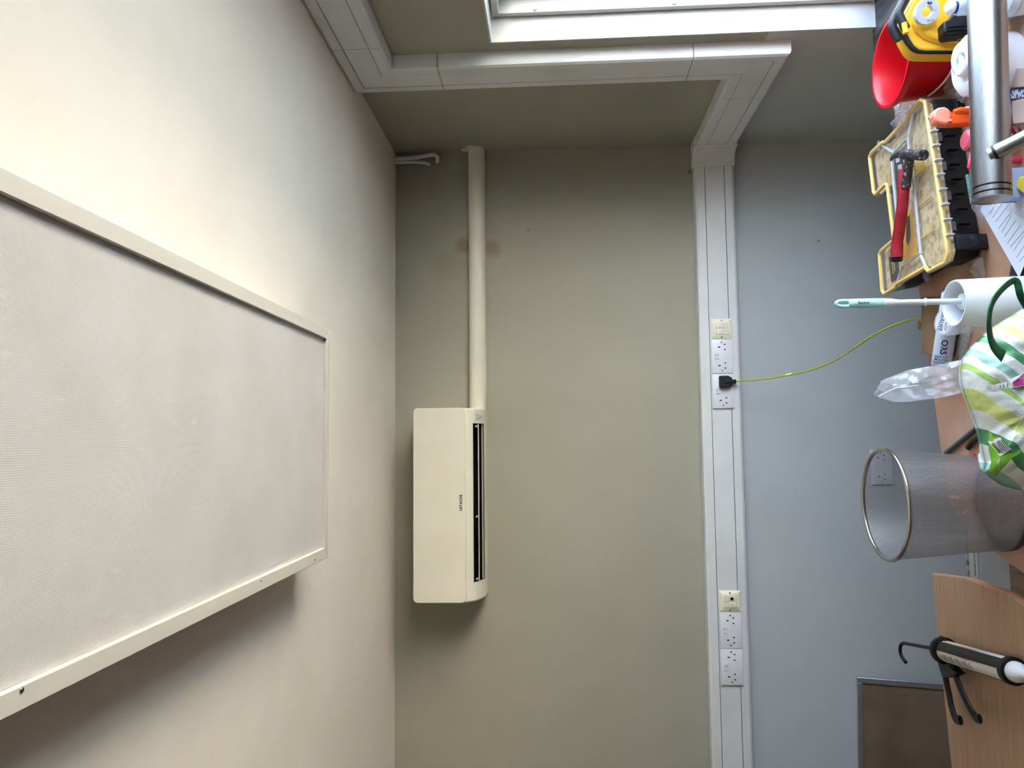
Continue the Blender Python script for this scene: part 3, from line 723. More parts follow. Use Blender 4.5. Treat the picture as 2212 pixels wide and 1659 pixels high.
quad('picture_label', [(1932, 345), (1948, 338), (1952, 352), (1947, 440), (1940, 440)], ZL-.0135, 'black_dust')
for pq in [(1938, 346), (1943, 362), (1944, 378), (1945, 396)]:
    quad('picture', [(pq[0]-3, pq[1]-5), (pq[0]+5, pq[1]-8), (pq[0]+6, pq[1]+3), (pq[0]-2, pq[1]+6)], ZL-.012, 'label_grey')
quad('name_plate', [(1920, 556), (1938, 548), (1944, 600), (1926, 610)], ZL-.0125, 'black')
nm_ = AZ(1929.5, 577, ZL-.011)
nx = (AZ(1927, 555, ZL-.011)-AZ(1932, 601, ZL-.011))
text('brand_lettering', 'STANLEY', .0095, frame((nm_.x, nm_.y+.004, ZL-.0112), nx, (0, 1, 0)), 'yellow_ink', tl, bold=.0003)
text('brand_lettering', 'FATMAX', .0085, frame((nm_.x+.002, nm_.y-.008, ZL-.0112), nx, (0, 1, 0)), 'yellow_ink', tl, bold=.0003)
# latches, hinge brackets and ribs on the near side, feet at its ends
e0, e1 = AZ(2000, 214, ZL), AZ(2051, 548, ZL); ed = (e1-e0).normalized(); en = V((ed.y, -ed.x, 0)); en = en if en.y < 0 else -en
def near(t): return e0.lerp(e1, t)
for k in range(9):
    p = near(.13+k*.095)
    part('lid_bracket', B().box((0, 0, 0), (.0035, .016, .018), frame((p+en*.004+V((0, 0, -.006))), ed, en), bev=.001), 'lid_rib', tl)
    q = near(.15+k*.095)
    part('side_rib', B().box((0, 0, 0), (.0025, .014, .028), frame((q+en*-.004+V((0, 0, -.05))), ed, en)), 'black', tl)
for k in range(4):
    p = near(.27+k*.19)
    part('clear_tab', B().box((0, 0, 0), (.024, .004, .016), frame((p+en*.011+V((0, 0, -.012))), ed, en), bev=.001), 'lid_clear', tl)
for t_ in (.055, .93):
    p = near(t_)
    part('corner_foot', B().box((0, 0, 0), (.042, .012, .078), frame((p+en*-.002+V((0, 0, -.058))), ed, en), bev=.003), 'black_dust', tl)
for pxl in [(2002, 595), (1947, 622), (1896, 415), (1900, 560), (1898, 315)]:
    p = AZ(*pxl, ZL-.01)
    part('latch', B().sphere(p, (.019, .012, .009)), 'lid_clear', tl)

hm = thing('hammer', 'claw hammer with red ribbed grip lying on the toolbox lid', 'hammer', AZ(1950, 450, ZL+.004))
zh = ZL+.024
hp0, hp1 = AZ(1962, 338, zh), AZ(1957, 372, zh)
ht = [AZ(1961, 345, zh+.002), AZ(1962, 370, zh+.002), AZ(1958, 400, zh), AZ(1953, 440, zh), AZ(1946, 490, zh-.002), AZ(1940, 530, zh-.004), AZ(1937, 553, zh-.004)]
part('neck', B().tube(smooth([AZ(1966, 330, zh+.002), AZ(1964, 350, zh+.002), AZ(1959, 385, zh), AZ(1957, 405, zh)], 4), (.0125), 12), 'hammer_steel', hm)
gp = smooth([AZ(1953, 366, zh), AZ(1953, 400, zh), AZ(1950, 440, zh), AZ(1944, 490, zh-.002), AZ(1938, 530, zh-.003), AZ(1937, 556, zh-.003)], 5)
gr = part('grip', B().tube(gp, [(.0155, .014)]*5+[(.0148, .0135)]*(len(gp)-11)+[(.0165, .0145)]*6, 16, flat=(0, 0, 1)), 'grip_red', hm)
for k in range(30):
    t = .17+.0215*k; f = t*(len(gp)-1); i = int(f); p = gp[i].lerp(gp[min(i+1, len(gp)-1)], f-i); dr = (gp[min(i+1, len(gp)-1)]-gp[i]).normalized()
    sd = dr.cross(V((0, 0, 1))); sd = sd if sd.y > 0 else -sd
    part('grip_ridge', B().tube([p+sd*(.0162*math.cos(a))+V((0, 0, 0.0156*math.sin(a))) for a in [math.radians(q) for q in (-10, 15, 40, 65, 90)]], .0015, 5), 'grip_red', gr)
part('end_cap', B().tube([AZ(1937, 555, zh-.003), AZ(1936.5, 564, zh-.004)], [(.0165, .0145), (.0155, .0135)], 16, flat=(0, 0, 1)), 'rubber_black', hm)
hA, hB = AZ(1995, 335, zh+.006), AZ(1962, 333, zh+.006)
part('head', B().tube([hA, hA.lerp(hB, .12), hA.lerp(hB, .45), hA.lerp(hB, .6), hB, AZ(1955, 335, zh+.006)], [.014, .0145, .0145, .011, .0135, .013], 16), 'hammer_steel', hm)
cl = smooth([AZ(1957, 334, zh+.006), AZ(1943, 333, zh+.008), AZ(1931, 338, zh+.004), AZ(1923, 345, zh-.002)], 5)
part('claw', B().tube(cl, [(.009-.0078*i/(len(cl)-1), .013-.008*i/(len(cl)-1)) for i in range(len(cl))], 12, flat=(0, .3, 1)), 'hammer_steel', hm)

# ================================================================== RIGHT-HAND CLUTTER
# red tub
bc = AZ(2043, 130, DZT); rt = .116; hh = .152
tu = thing('red_tub', 'bright red plastic tub standing open by the window sill', 'tub', (bc.x, bc.y, DZT))
part('body', B().lathe([(.0001, 0), (rt*.80, 0), (rt*.82, .004), (rt*.95, hh-.02), (rt*1.03, hh-.018), (rt*1.03, hh-.004), (rt*1.05, hh), (rt*.985, hh), (rt*.965, hh-.004), (rt*.91, hh-.02), (rt*.78, .006), (.0001, .006)], None, 64), 'red_plastic', tu, local=True)
arc = [(rt*.93*math.cos(math.radians(a)), rt*.93*math.sin(math.radians(a)), hh*.42-.045*math.sin(math.radians((a-180)))) for a in range(185, 360, 10)]
part('carry_handle', B().tube([V(q)*1.0+V((0, -.004, 0)) for q in arc], .0028, 8), 'stem_white', tu, local=True)

# yellow and black power tool
YY = -1.41
p0 = AY(1968, 108, YY); p1 = AY(2060, 104, YY)
xl, ztop = p0.x, AY(1952, 60, YY).z
pt = thing('power_tool', 'yellow and black cordless tool case under the window sill', 'power tool', (xl+.1, YY+.06, DZT))
zb = DZT
WD = 1.275-xl
bw = [(2200, 109), (2120, 109), (2000, 109), (1985, 107), (1974, 98), (1966, 85), (1960, 74), (1953, 58), (1950, 47), (1962, 22), (1974, 0), (1990, -30), (2000, -70)]
q = [(min(AY(*w_, YY).x, 1.285), max(DZT+.001, AY(*w_, YY).z)) for w_ in bw]+[(1.285, DZT+.001)]
part('body', B().prism(q, -.062, .0, frame((0, YY, 0), (1, 0, 0), (0, 0, 1))), 'yellow_body', pt, bev=.006)
fw_ = [(2200, 96), (2060, 97), (2020, 97), (1994, 88), (1976, 72), (1968, 55), (1970, 40), (1978, 20), (1990, -10), (2010, -60)]
fq = [(min(AY(*w_, YY).x, 1.28), max(DZT+.003, AY(*w_, YY).z)) for w_ in fw_]+[(1.28, DZT+.003)]
part('front_cover', B().prism(fq, 0, .016, frame((0, YY, 0), (1, 0, 0), (0, 0, 1)), [(a+(.008 if a < 1.27 else 0), max(DZT+.003, c-.006)) for a, c in fq]), 'yellow_body', pt, bev=.004)
rim_pts = [AY(2120, 109, YY+.01), AY(2010, 110, YY+.01), AY(1978, 107, YY+.01), AY(1963, 92, YY+.01), AY(1953, 76, YY+.01)]
part('bumper', B().tube(smooth(rim_pts, 4), .008, 10), 'rubber_black', pt)
hnd = smooth([AY(1950, 78, YY), AY(1941, 62, YY), AY(1935, 45, YY), AY(1941, 28, YY), AY(1953, 5, YY), AY(1966, -20, YY)], 5)
part('carry_handle', B().tube([h_+V((0, .02, 0)) for h_ in hnd], (.0115), 12), 'rubber_black', pt)
part('carry_handle', B().tube([h_+V((.012, -.012, -.004)) for h_ in hnd], (.0105), 12), 'rubber_black', pt)
part('hinge_cap', B().tube([AY(1953, 50, YY-.03), AY(1957, 72, YY-.03)], .0065, 10), 'yellow_body', pt)
bt = [(2018, 68), (2030, 62), (2062, 22), (2095, 20), (2095, 85), (2030, 98), (2020, 90)]
bq = [(AY(*q_, YY).x, AY(*q_, YY).z) for q_ in bt]
ba = part('battery', B().prism(bq, 0, .04, frame((0, YY-.006, 0), (1, 0, 0), (0, 0, 1))), 'black', pt, bev=.004)
for k in range(6):
    a = AY(2030+4*k, 84-1*k, YY-.045); c = AY(2040+8*k, 58-6*k+k*2, YY-.045)
for k in range(5):
    y0 = 90-8*k
    a = AY(2040+2*k, y0, YY-.0475); c = AY(2088, y0-4, YY-.0475)
    part('grip_rib', B().tube([a, c], .0014, 6), 'black_dust', ba)

# white tape roll leaning on the tool
tc_ = AY(2004, 25, YY-.045)
nrm = (CAM-tc_).normalized()
tr = thing('tape_roll', 'small white reel of thread tape resting on the yellow tool', 'tape reel', tc_+V((0, 0, -.03)))
TM = frame(tc_, RT*.97-UP*.2, UP*.97+RT*.2)
TM = frame(tc_, RT-nrm*RT.dot(nrm), UP)
part('reel', B().lathe([(.0135, .0), (.0285, 0), (.0295, -.002), (.0295, -.014), (.0285, -.016), (.0135, -.016), (.0125, -.014), (.0125, -.002), (.0135, 0)], TM, 48), 'label_grey', tr)
def tdir(x_, y_): return AY(x_, y_, tc_.y-.001)
ru, rr_ = -1*UP, RT    # image right, image up
def IM(px, d=.0004):
    p = AY(*px, tc_.y); p = p+ nrm*((tc_-p).dot(nrm)+d); return frame(p, -UP+nrm*UP.dot(nrm), RT-nrm*RT.dot(nrm))
text('reel_lettering', 'Hawke', .0095, IM((2000, 7)) @ Matrix.Rotation(.12, 4, 'Z'), 'ink', tr, bold=.0004)
text('reel_lettering', '071983', .0062, IM((2008, 44)) @ Matrix.Rotation(math.pi+.1, 4, 'Z'), 'ink', tr)
for pxq in ((1988, 28), (2020, 22)):
    part('size_mark', B().box((0, 0, 0), (.006, .0008, .0005), IM(pxq)), 'ink', tr)

# clear bottle with flip cap
bq_ = AY(2066, 16, -1.52)
bo = thing('squeeze_bottle', 'clear squeeze bottle with white flip cap behind the steel tube', 'bottle', (bq_.x, -1.52, DZT))
def zb_(px): return AY(px, 16, -1.52).z-DZT
part('bottle_body', B().lathe([(.0001, 0), (.03, 0), (.032, .01), (.032, zb_(2110)), (.026, zb_(2100)), (.017, zb_(2094)), (.017, zb_(2088)), (.0001, zb_(2088))], None, 32), 'bottle_blue', bo, local=True)
part('screw_collar', B().lathe([(.0001, zb_(2096)), (.018, zb_(2096)), (.019, zb_(2092)), (.0185, zb_(2084)), (.0192, zb_(2082)), (.0185, zb_(2078)), (.0192, zb_(2074)), (.0172, zb_(2066)), (.0001, zb_(2066))], None, 28), 'bottle_blue', bo, local=True)
part('flip_cap', B().sphere((0, -.002, zb_(2052)), (.017, .016, .013)).tube([(0, 0, zb_(2064)), (0, 0, zb_(2054))], .009, 12), 'white_gloss', bo, local=True)
part('neck_ring', B().lathe([(.0001, zb_(2066)), (.0135, zb_(2066)), (.0135, zb_(2061)), (.0001, zb_(2061))], None, 24), 'ink_blue', bo, local=True)

# white jug with screw cap
jp = AY(2076, 142, -1.50)
ju = thing('white_jug', 'white plastic jug with round screw cap half hidden by the steel tube', 'jug', (jp.x, -1.5, DZT))
def zj(px, y_=142): return AY(px, y_, -1.5).z-DZT
tz = zj(2076)
part('jug_body', B().lathe([(.0001, 0), (.07, 0), (.075, .008), (.076, tz-.035), (.072, tz-.012), (.058, tz), (.030, tz+.004), (.0001, tz+.004)], None, 48, sx=1.0, sy=.78), 'white_gloss', ju, local=True)
cpj = AY(2096, 128, -1.545)
part('screw_cap', B().lathe([(.0001, .004), (.021, .004), (.023, .016), (.026, .018), (.030, .014), (.031, .0)], Matrix.Translation(V((cpj.x-jp.x, -.028, tz+.0))), 36), 'white_gloss', ju, local=True)
part('cap_grip', B().box((cpj.x-jp.x, -.028, tz+.012), (.036, .007, .014), bev=.002), 'white_gloss', ju, local=True)
part('handle_bulge', B().sphere((.02, .01, tz-.006), (.042, .03, .018)), 'white_gloss', ju, local=True)

# trigger spray bottle
sy_ = -1.47
sp = AY(2050, 255, sy_)
sb_ = thing('spray_bottle', 'spray bottle with orange trigger head behind the steel tube', 'spray bottle', (AY(2110, 250, sy_).x, sy_, DZT))
sbx = AY(2110, 250, sy_).x
zS = lambda px: AY(px, 250, sy_).z
part('bottle_body', B().lathe([(.0001, 0), (.036, 0), (.038, .01), (.036, .07), (.02, zS(2118)-DZT), (.012, zS(2106)-DZT), (.0001, zS(2106)-DZT)], None, 36), 'paper', sb_, local=True)
q = [(2012, 248), (2012, 258), (2018, 268), (2030, 273), (2050, 274), (2104, 271), (2104, 249), (2070, 247), (2056, 250), (2050, 244), (2040, 237), (2024, 238), (2015, 242)]
hq = [(AY(*q_, sy_).x, AY(*q_, sy_).z) for q_ in q]
part('trigger_head', B().prism(hq, -.012, .012, frame((0, sy_, 0), (1, 0, 0), (0, 0, 1))), 'orange', sb_, bev=.005)
q = [(2011, 249), (2013, 262), (2020, 270), (2038, 274), (2046, 270), (2050, 254), (2045, 240), (2034, 235), (2022, 237), (2014, 242)]
hq = [(AY(*q_, sy_).x, AY(*q_, sy_).z) for q_ in q]
part('nozzle_cover', B().prism(hq, -.0135, .0145, frame((0, sy_, 0), (1, 0, 0), (0, 0, 1))), 'peach', sb_, bev=.006)
part('trigger', B().tube([AY(2060, 242, sy_-.008), AY(2074, 239, sy_-.01), AY(2092, 240, sy_-.01)], [.006, .0085, .008], 12), 'orange', sb_)
part('white_collar', B().tube([AY(2084, 240, sy_), AY(2112, 238, sy_)], [.010, .013], 16), 'white_gloss', sb_)
part('pivot', B().lathe([(.0001, .002), (.003, .002), (.0042, 0)], frame(AY(2053, 260, sy_-.0148), (1, 0, 0), (0, 0, 1)), 14), 'peach', sb_)

# polish can
cy0 = -1.49
cp_ = AY(2085, 303, cy0)
pcn = thing('polish_can', 'red spray polish can with pale pink cap behind the steel tube', 'spray can', (cp_.x, cy0, DZT))
zc_ = cp_.z-DZT
part('can_body', B().lathe([(.0001, 0), (.026, 0), (.0275, .004), (.0275, zc_-.032), (.024, zc_-.026), (.0001, zc_-.026)], None, 36), 'can_red', pcn, local=True)
part('cap', B().lathe([(.0001, zc_+.004), (.019, zc_+.0025), (.0245, zc_-.002), (.026, zc_-.010), (.0265, zc_-.03), (.0001, zc_-.03)], None, 36), 'cap_pink', pcn, local=True)
sm = AY(2198, 288, cy0-.0285)
text('brand_lettering', 'Sheen', .017, frame((sm.x, cy0-.0282, sm.z), V((1, 0, .35)), (-.2, 0, 1)), 'silver_ink', pcn, bold=.0004)
text('brand_lettering', 'Mr', .011, frame((sm.x-.004, cy0-.0283, sm.z+.014), V((1, 0, .35)), (-.2, 0, 1)), 'silver_ink', pcn, bold=.0003)

# red plastic scoop piece
b = B(); ry = -1.50
def scoop(u, v):
    x_ = 2087+18*v+3*u; y_ = 332+36*u
    p = AY(x_, y_, ry); p.y += -.012*math.sin(math.pi*u)-.01*v; return p
b.grid(scoop, 10, 6)
pA = AY(2110, 350, ry)
b2 = B().prism([(AY(*q_, ry).x, AY(*q_, ry).z) for q_ in [(2090, 333), (2084, 364), (2087, 369), (2106, 367), (2150, 362), (2150, 336)]], 0, .008, frame((0, ry-.006, 0), (1, 0, 0), (0, 0, 1)))
so_ = thing('red_clip', 'translucent red plastic piece between the polish can and scouring sponge', 'plastic piece', (pA.x, ry, DZT))
part('shell', b2, 'red_soft', so_, bev=.003)
part('inner_lip', B().prism([(AY(*q_, ry).x, AY(*q_, ry).z) for q_ in [(2106, 350), (2090, 368), (2106, 367)]], 0, .002, frame((0, ry-.0147, 0), (1, 0, 0), (0, 0, 1))), 'red_plastic', so_)
part('stand', B().tube([V((pA.x, ry-.004, DZT)), V((pA.x, ry-.004, AY(2145, 350, ry).z))], .008, 10), 'red_soft', so_)

# scouring sponge standing on edge
sg0, sg1 = AY(2085, 378, -1.50), AY(2096, 440, -1.50)
gx = (sg0-sg1); spg = thing('scouring_sponge', 'grey-green scouring sponge with blue foam beside the steel tube end', 'sponge', ((sg0.x+sg1.x)/2, -1.5, DZT))
zt_ = sg0.z
q = [(sg1.x, DZT), (sg1.x-.002, sg1.z), (sg0.x, sg0.z), (sg0.x+.004, DZT)]
q2 = [(sg1.x, DZT), (sg1.x-.002, sg1.z-.018), (sg0.x, sg0.z-.02), (sg0.x+.004, DZT)]
part('scourer_pad', B().prism(q, 0, .008, frame((0, -1.498, 0), (1, 0, 0), (0, 0, 1))), 'scourer', spg, bev=.002)
part('foam', B().prism(q2, 0, .026, frame((0, -1.5065, 0), (1, 0, 0), (0, 0, 1))), 'foam_blue', spg, bev=.002)

# steel tube with thin side arm
ty = -1.62
t0, t1 = AY(2143, 432, ty), AY(2131, 0, ty)
tdv = (t1-t0).normalized(); te = t0+tdv*((1.25-t0.x)/tdv.x)
st = thing('steel_tube', 'brushed steel tube with ringed end lying across the cleaning bottles', 'steel tube', (t0.x, ty, t0.z-.04))
rS = .0385
part('tube', B().tube([t0+tdv*.0285, te], rS, 48), 'steel', st)
part('end_ring', B().tube([t0+tdv*.0145, t0+tdv*.0245], rS, 48), 'steel', st)
part('end_cap', B().tube([t0, t0+tdv*.0008, t0+tdv*.0105], [rS-.002, rS+.0004, rS+.0004], 48), 'steel', st)
part('rubber_ring', B().tube([t0+tdv*.006, t0+tdv*.0295], rS-.0015, 48), 'black', st)
part('cap_dimple', B().lathe([(.0001, .0012), (.018, .0012), (.022, .0003), (.024, 0)], frame(t0-tdv*.0, tdv.cross(V((0, 0, 1))), V((0, 0, 1))) @ Matrix.Rotation(math.pi, 4, 'X'), 32), 'steel', st)
aj = AY(2150, 330, ty-.03); ae = AY(2240, 284, ty-.075)
arm_d = (ae-aj).normalized(); end = aj+arm_d*((DZT-aj.z)/arm_d.z)
part('side_arm', B().tube([aj-arm_d*.012, aj, end+arm_d*-.03], .0165, 24), 'steel', st)
part('arm_ring', B().tube([aj-arm_d*.004, aj+arm_d*.002], .0178, 24), 'black', st)

# leaflet in a clear sleeve, dark packet, screw
def slab(name, pxs, z0, z1, m, label, cat, **k):
    return single(name, B().prism([(AZ(*q_, z1).x, AZ(*q_, z1).y) for q_ in pxs], z0, z1), m, label, cat, **k)
slab('dark_packet', [(2205, 455), (2178, 598), (2240, 640), (2330, 560), (2300, 440)], DZT+.0005, DZT+.012, 'dark_pack', 'dark shiny packet under the printed leaflet', 'packet', bev=.003)
lf = thing('leaflet', 'printed white instruction leaflet in a clear sleeve on the desk', 'leaflet', AZ(2170, 520, DZT+.014))
ZF = DZT+.0145
lq = [(2118, 452), (2202, 600), (2236, 515), (2236, 400), (2150, 398)]
part('sheet', B().prism([(AZ(*q_, ZF).x, AZ(*q_, ZF).y) for q_ in lq], ZF, ZF+.0008), 'paper', lf)
for k in range(11):
    a = AZ(2138+6.4*k, 462+10.5*k-(k % 3)*2, ZF+.001); c = AZ(2160+6.4*k+(k % 4)*3, 420+11*k, ZF+.001)
    part('text_line', B().tube([a, c], [(.0008, .00025)]*2, 4, flat=(1, .6, 0)), 'grey_ink', lf)
for k in range(9):
    a = AZ(2172+4*k, 452-2*k+k*4, ZF+.001); c = AZ(2212+2*k, 405+9*k, ZF+.001)
    part('text_line', B().tube([a, c], [(.0016, .00025)]*2, 4, flat=(1, .6, 0)), 'label_grey', lf)

# crumpled clear films
def film(name, pxs, hs, label, n=14, amp=.012, seed=0, mat_='film', z0=DZT, sc=26, cat='plastic film'):
    c = [AZ(*q_, z0+h) for q_, h in zip(pxs, hs)]
    def fn(u, v):
        p = (c[0].lerp(c[1], u)).lerp(c[3].lerp(c[2], u), v)
        d = nz((p.x+seed, p.y, p.z), sc)*amp+abs(nz((p.x, p.y+seed*2, p.z), sc*2.3))*amp*.9
        q = p+V((nz((p.y+seed, p.x, 3), sc)*amp*.8, nz((p.x, 5+seed, p.y), sc)*amp*.8, d)); q.z = max(q.z, z0+.0006); return q
    o = single(name, B().grid(fn, n, n), mat_, label, cat, ang=.35)
    return o
film('clear_film', [(1938, 295), (1935, 228), (1996, 216), (1975, 252)], [.006, .012, .04, .02], 'crumpled clear film between the red tub and the toolbox', 20, .02, 1, 'film_dim')
film('clear_bag', [(2052, 212), (2050, 128), (2075, 122), (2090, 226)], [.012, .02, .02, .012], 'crumpled clear bag behind the white jug', 20, .022, 4, 'film_dim')
film('clear_sleeve', [(2100, 440), (2115, 420), (2145, 440), (2118, 492)], [.045, .05, .02, .004], 'loose clear corner of plastic by the steel tube end', 12, .008, 9, 'film_dim')
film('clear_scrap', [(2098, 563), (2128, 558), (2128, 605), (2104, 600)], [.02, .018, .004, .006], 'small crumpled scrap of clear plastic beside the brush holder', 10, .010, 12, 'film_dim')
sw = AZ(1941, 236, DZT+.004)
scw = thing('loose_screw', 'small shiny screw at the back edge of the desk', 'screw', (sw.x, sw.y, DZT))
part('shank', B().tube([sw, sw+V((.012, -.016, -.001))], [.002, .0016], 8), 'screw', scw)
part('head', B().sphere(sw, .0042), 'screw', scw)

# things glimpsed below the steel tube
wb = AY(2195, 10, -1.58)
wj = thing('white_tub', 'white plastic tub below the steel tube, in the corner of the view', 'tub', (wb.x+.02, -1.57, DZT))
part('body', B().lathe([(.0001, 0), (.03, 0), (.036, .006), (.038, .03), (.034, .052), (.02, .06), (.0001, .06)], None, 40), 'white_gloss', wj, local=True)
part('band', B().lathe([(.0375, .030), (.0388, .031), (.0388, .035), (.037, .036)], None, 40), 'label_grey', wj, local=True)
slab('cardboard_piece', [(2185, 218), (2188, 268), (2250, 262), (2250, 205)], DZT+.0006, DZT+.030, 'cardboard_light', 'pale ridged cardboard beside the red polish can', 'cardboard', bev=.002)
slab('printed_carton', [(2180, 196), (2184, 214), (2250, 203), (2250, 188)], DZT+.0006, DZT+.024, 'print_blue', 'blue and white printed carton edge below the steel tube', 'carton', bev=.002)
slab('cardboard_flap', [(2176, 150), (2180, 190), (2250, 186), (2250, 140)], DZT+.0006, DZT+.026, 'cardboard_light', 'grey-brown cardboard flap below the white jug', 'cardboard', bev=.002)
slab('yellow_packet', [(2192, 405), (2200, 382), (2250, 372), (2250, 440), (2218, 425)], DZT+.0136, DZT+.03, 'yellow_pack', 'bright yellow packet near the leaflet at the frame edge', 'packet', bev=.004)

# ================================================================== BOX, SEALANT TUBE, SLEEVES
bx0, bx1 = AZ(1992, 640, DZT+.012), AZ(1990, 764, DZT+.012)
q = [(1990, 642), (1990, 764), (2052, 772), (2060, 640)]
cb = thing('cardboard_box', 'flat brown cardboard box behind the brush holder', 'box', AZ(2020, 700, DZT))
part('carton', B().prism([(AZ(*q_, DZT+.022).x, AZ(*q_, DZT+.022).y) for q_ in q], DZT+.0005, DZT+.022), 'cardboard', cb, bev=.0015)
part('torn_tab', B().sphere(AZ(1986, 702, DZT+.018), (.014, .010, .004)), 'cardboard', cb, 'rough torn cardboard tab')
s0, s1 = AZ(2050, 676, DZT+.047), AZ(2033, 788, DZT+.047)
se = thing('sealant_tube', 'white sealant cartridge with dark blue lettering lying on the cardboard', 'sealant tube', s1+V((0, 0, -.024)))
sd_ = (s1-s0).normalized(); s0 = s1-sd_*.2
part('cartridge', B().tube([s0, s0+sd_*.003, s1-sd_*.003, s1], [.0235, .0245, .0245, .0235], 36), 'sealant_white', se)
part('nozzle_neck', B().tube([s0-sd_*.03, s0-sd_*.012, s0], [.006, .008, .012], 14), 'sealant_white', se)
tocam = (CAM-s1).normalized(); sn = (tocam-sd_*tocam.dot(sd_)).normalized(); su = sn.cross(sd_)
def curved_text(nm, body, size, dist, off, m, bold=0, turn=False):
    """lettering wrapped round the cartridge; runs along the tube"""
    o = text(nm, body, size, Matrix.Identity(4), m, se, bold=bold)
    inv = ORG[se.name].inverted()
    o.data.transform(ORG[se.name])
    for v_ in o.data.vertices:
        lx, ly, lz = v_.co
        if turn: lx, ly = -ly, lx
        a = (ly+off)/.0247; n_ = sn*math.cos(a)+su*math.sin(a)
        v_.co = inv @ (s1-sd_*dist+sd_*lx+n_*(.0247+max(0, lz)))
curved_text('lettering', 'ORS', .022, .056, .0, 'ink_blue', .0006)
curved_text('lettering', 'EASY TO\nSMOOTH\nPAINTABLE\nFLEXIBLE', .0088, .015, -.004, 'ink_blue', .0001, True)
# clear pouch with an oval printed label
po = thing('label_pouch', 'clear pouch with white oval printed label leaning on the sealant tube', 'pouch', AZ(2060, 700, DZT))
pcn_ = AY(2041, 693, -1.275)
pn = (CAM-pcn_).normalized()
PM = frame(pcn_, -UP+pn*UP.dot(pn), RT-pn*RT.dot(pn)) @ Matrix.Rotation(-.2, 4, 'Z')     # x = image right, y = image up
K = (pcn_-CAM).dot(FW)/F
ov = [(19*K*math.cos(t*math.pi/20), 31*K*math.sin(t*math.pi/20)) for t in range(40)]
part('oval_label', B().prism(ov, 0, .0006, PM), 'white_gloss', po)
part('label_outline', B().tube([PM @ V((a*.93, c*.93, .0008)) for a, c in ov], .0004, 4, closed=True), 'grey_ink', po)
text('lettering', 'BEAULE', 12*K, PM @ Matrix.Translation(V((-6*K, -3*K, .0007))) @ Matrix.Rotation(-math.pi/2, 4, 'Z'), 'ink_blue', po)
text('lettering', 'PLAC', 14*K, PM @ Matrix.Translation(V((7*K, 6*K, .0007))) @ Matrix.Rotation(-math.pi/2, 4, 'Z'), 'ink_blue', po)
for k in range(16):
    a, c = random.uniform(-6, 10)*K, random.uniform(-22, -8)*K
    part('flower_print', B().tube([PM @ V((a, c, .0008)), PM @ V((a+random.uniform(-4, 4)*K, c+random.uniform(-4, 4)*K, .0008))], .0005, 4), 'ink_blue', po)
pq = [AY(2042, 724, pcn_.y), AY(2052, 672, pcn_.y), AZ(2140, 690, DZT+.02), AZ(2128, 716, DZT+.012)]
def pf(u, v):
    p = pq[0].lerp(pq[1], v).lerp(pq[3].lerp(pq[2], v), u); return p+V((nz(p*30)*.006, nz(p*30+V((3, 1, 0)))*.006, abs(nz(p*38+V((1, 6, 0))))*.01-.002))
part('clear_body', B().grid(pf, 18, 8), 'film_dim', po, ang=.35)
# pale grey wrapped bundle
q0_, q1_ = AZ(2085, 690, DZT+.012), AZ(2066, 790, DZT+.012)
def bund(u, v):
    p = q0_.lerp(q1_, u); a = v*math.pi; r = .020+.004*nz((p.x*40, v*6, 2))
    return V((p.x+.012*math.cos(a)*0, p.y-math.cos(a)*r*1.2, DZT+.0008+math.sin(a)*r*.8))
single('wrapped_bundle', B().grid(bund, 16, 14), 'grey_knit', 'pale grey wrapped bundle beside the sealant tube', 'bundle', ang=1.5)
# tall clear sleeve sticking up out of the carrier bag
sy2 = -1.47
A0, A1, A2, A3 = AY(1893, 848, sy2), AY(1905, 822, sy2), AY(2095, 775, sy2-.03), AY(2100, 852, sy2-.03)
mid = [(1908, 868), (1950, 872)]
def sleeve(off):
    def fn(u, v):
        up = [(1897, 842), (1905, 822), (1960, 800), (2030, 787), (2110, 770)]; lo = [(1898, 858), (1930, 868), (1962, 868), (2040, 858), (2110, 840)]
        f = u*4; i = min(3, int(f)); t = f-i
        a = (up[i][0]+(up[i+1][0]-up[i][0])*t, up[i][1]+(up[i+1][1]-up[i][1])*t); c = (lo[i][0]+(lo[i+1][0]-lo[i][0])*t, lo[i][1]+(lo[i+1][1]-lo[i][1])*t)
        x_, y_ = a[0]+(c[0]-a[0])*v, a[1]+(c[1]-a[1])*v
        p = AY(x_, y_, sy2-.05*u)
        p.y += off*math.sin(math.pi*v)*(.018+.03*math.sin(math.pi*min(1, u+.1)))+.012*nz((x_*.035, y_*.07, off*5))+.007*abs(nz((x_*.09, y_*.12, off*9)))
        return p
    return fn
b = B().grid(sleeve(-1), 40, 16).grid(sleeve(1), 40, 16)
sv = thing('clear_sleeve', 'long clear plastic sleeve poking up behind the striped carrier bag', 'plastic sleeve', (AY(2100, 815, sy2).x, sy2-.03, DZT))
part('film_tube', b, 'film', sv, ang=.3)
part('rolled_end', B().tube([AY(1898, 856, sy2-.01), AY(1935, 838, sy2-.02), AY(1985, 832, sy2-.03)], [.0012, .0015, .0008], 6), 'white_gloss', sv)
part('torn_corner', B().add([AY(1891, 836, sy2), AY(1900, 832, sy2), AY(1903, 846, sy2), AY(1899, 863, sy2), AY(1912, 852, sy2-.01)], [[0, 1, 2], [2, 4, 3]]), 'film', sv)
part('tail', B().grid(lambda u, v: AY(2105, 772+v*66, sy2-.052).lerp(V((.10+.10*(1-v), -1.60, DZT+.0006)), u)+V((0, .008*nz((u*4, v*4, 1))*(1-u), 0)), 10, 8), 'film', sv)

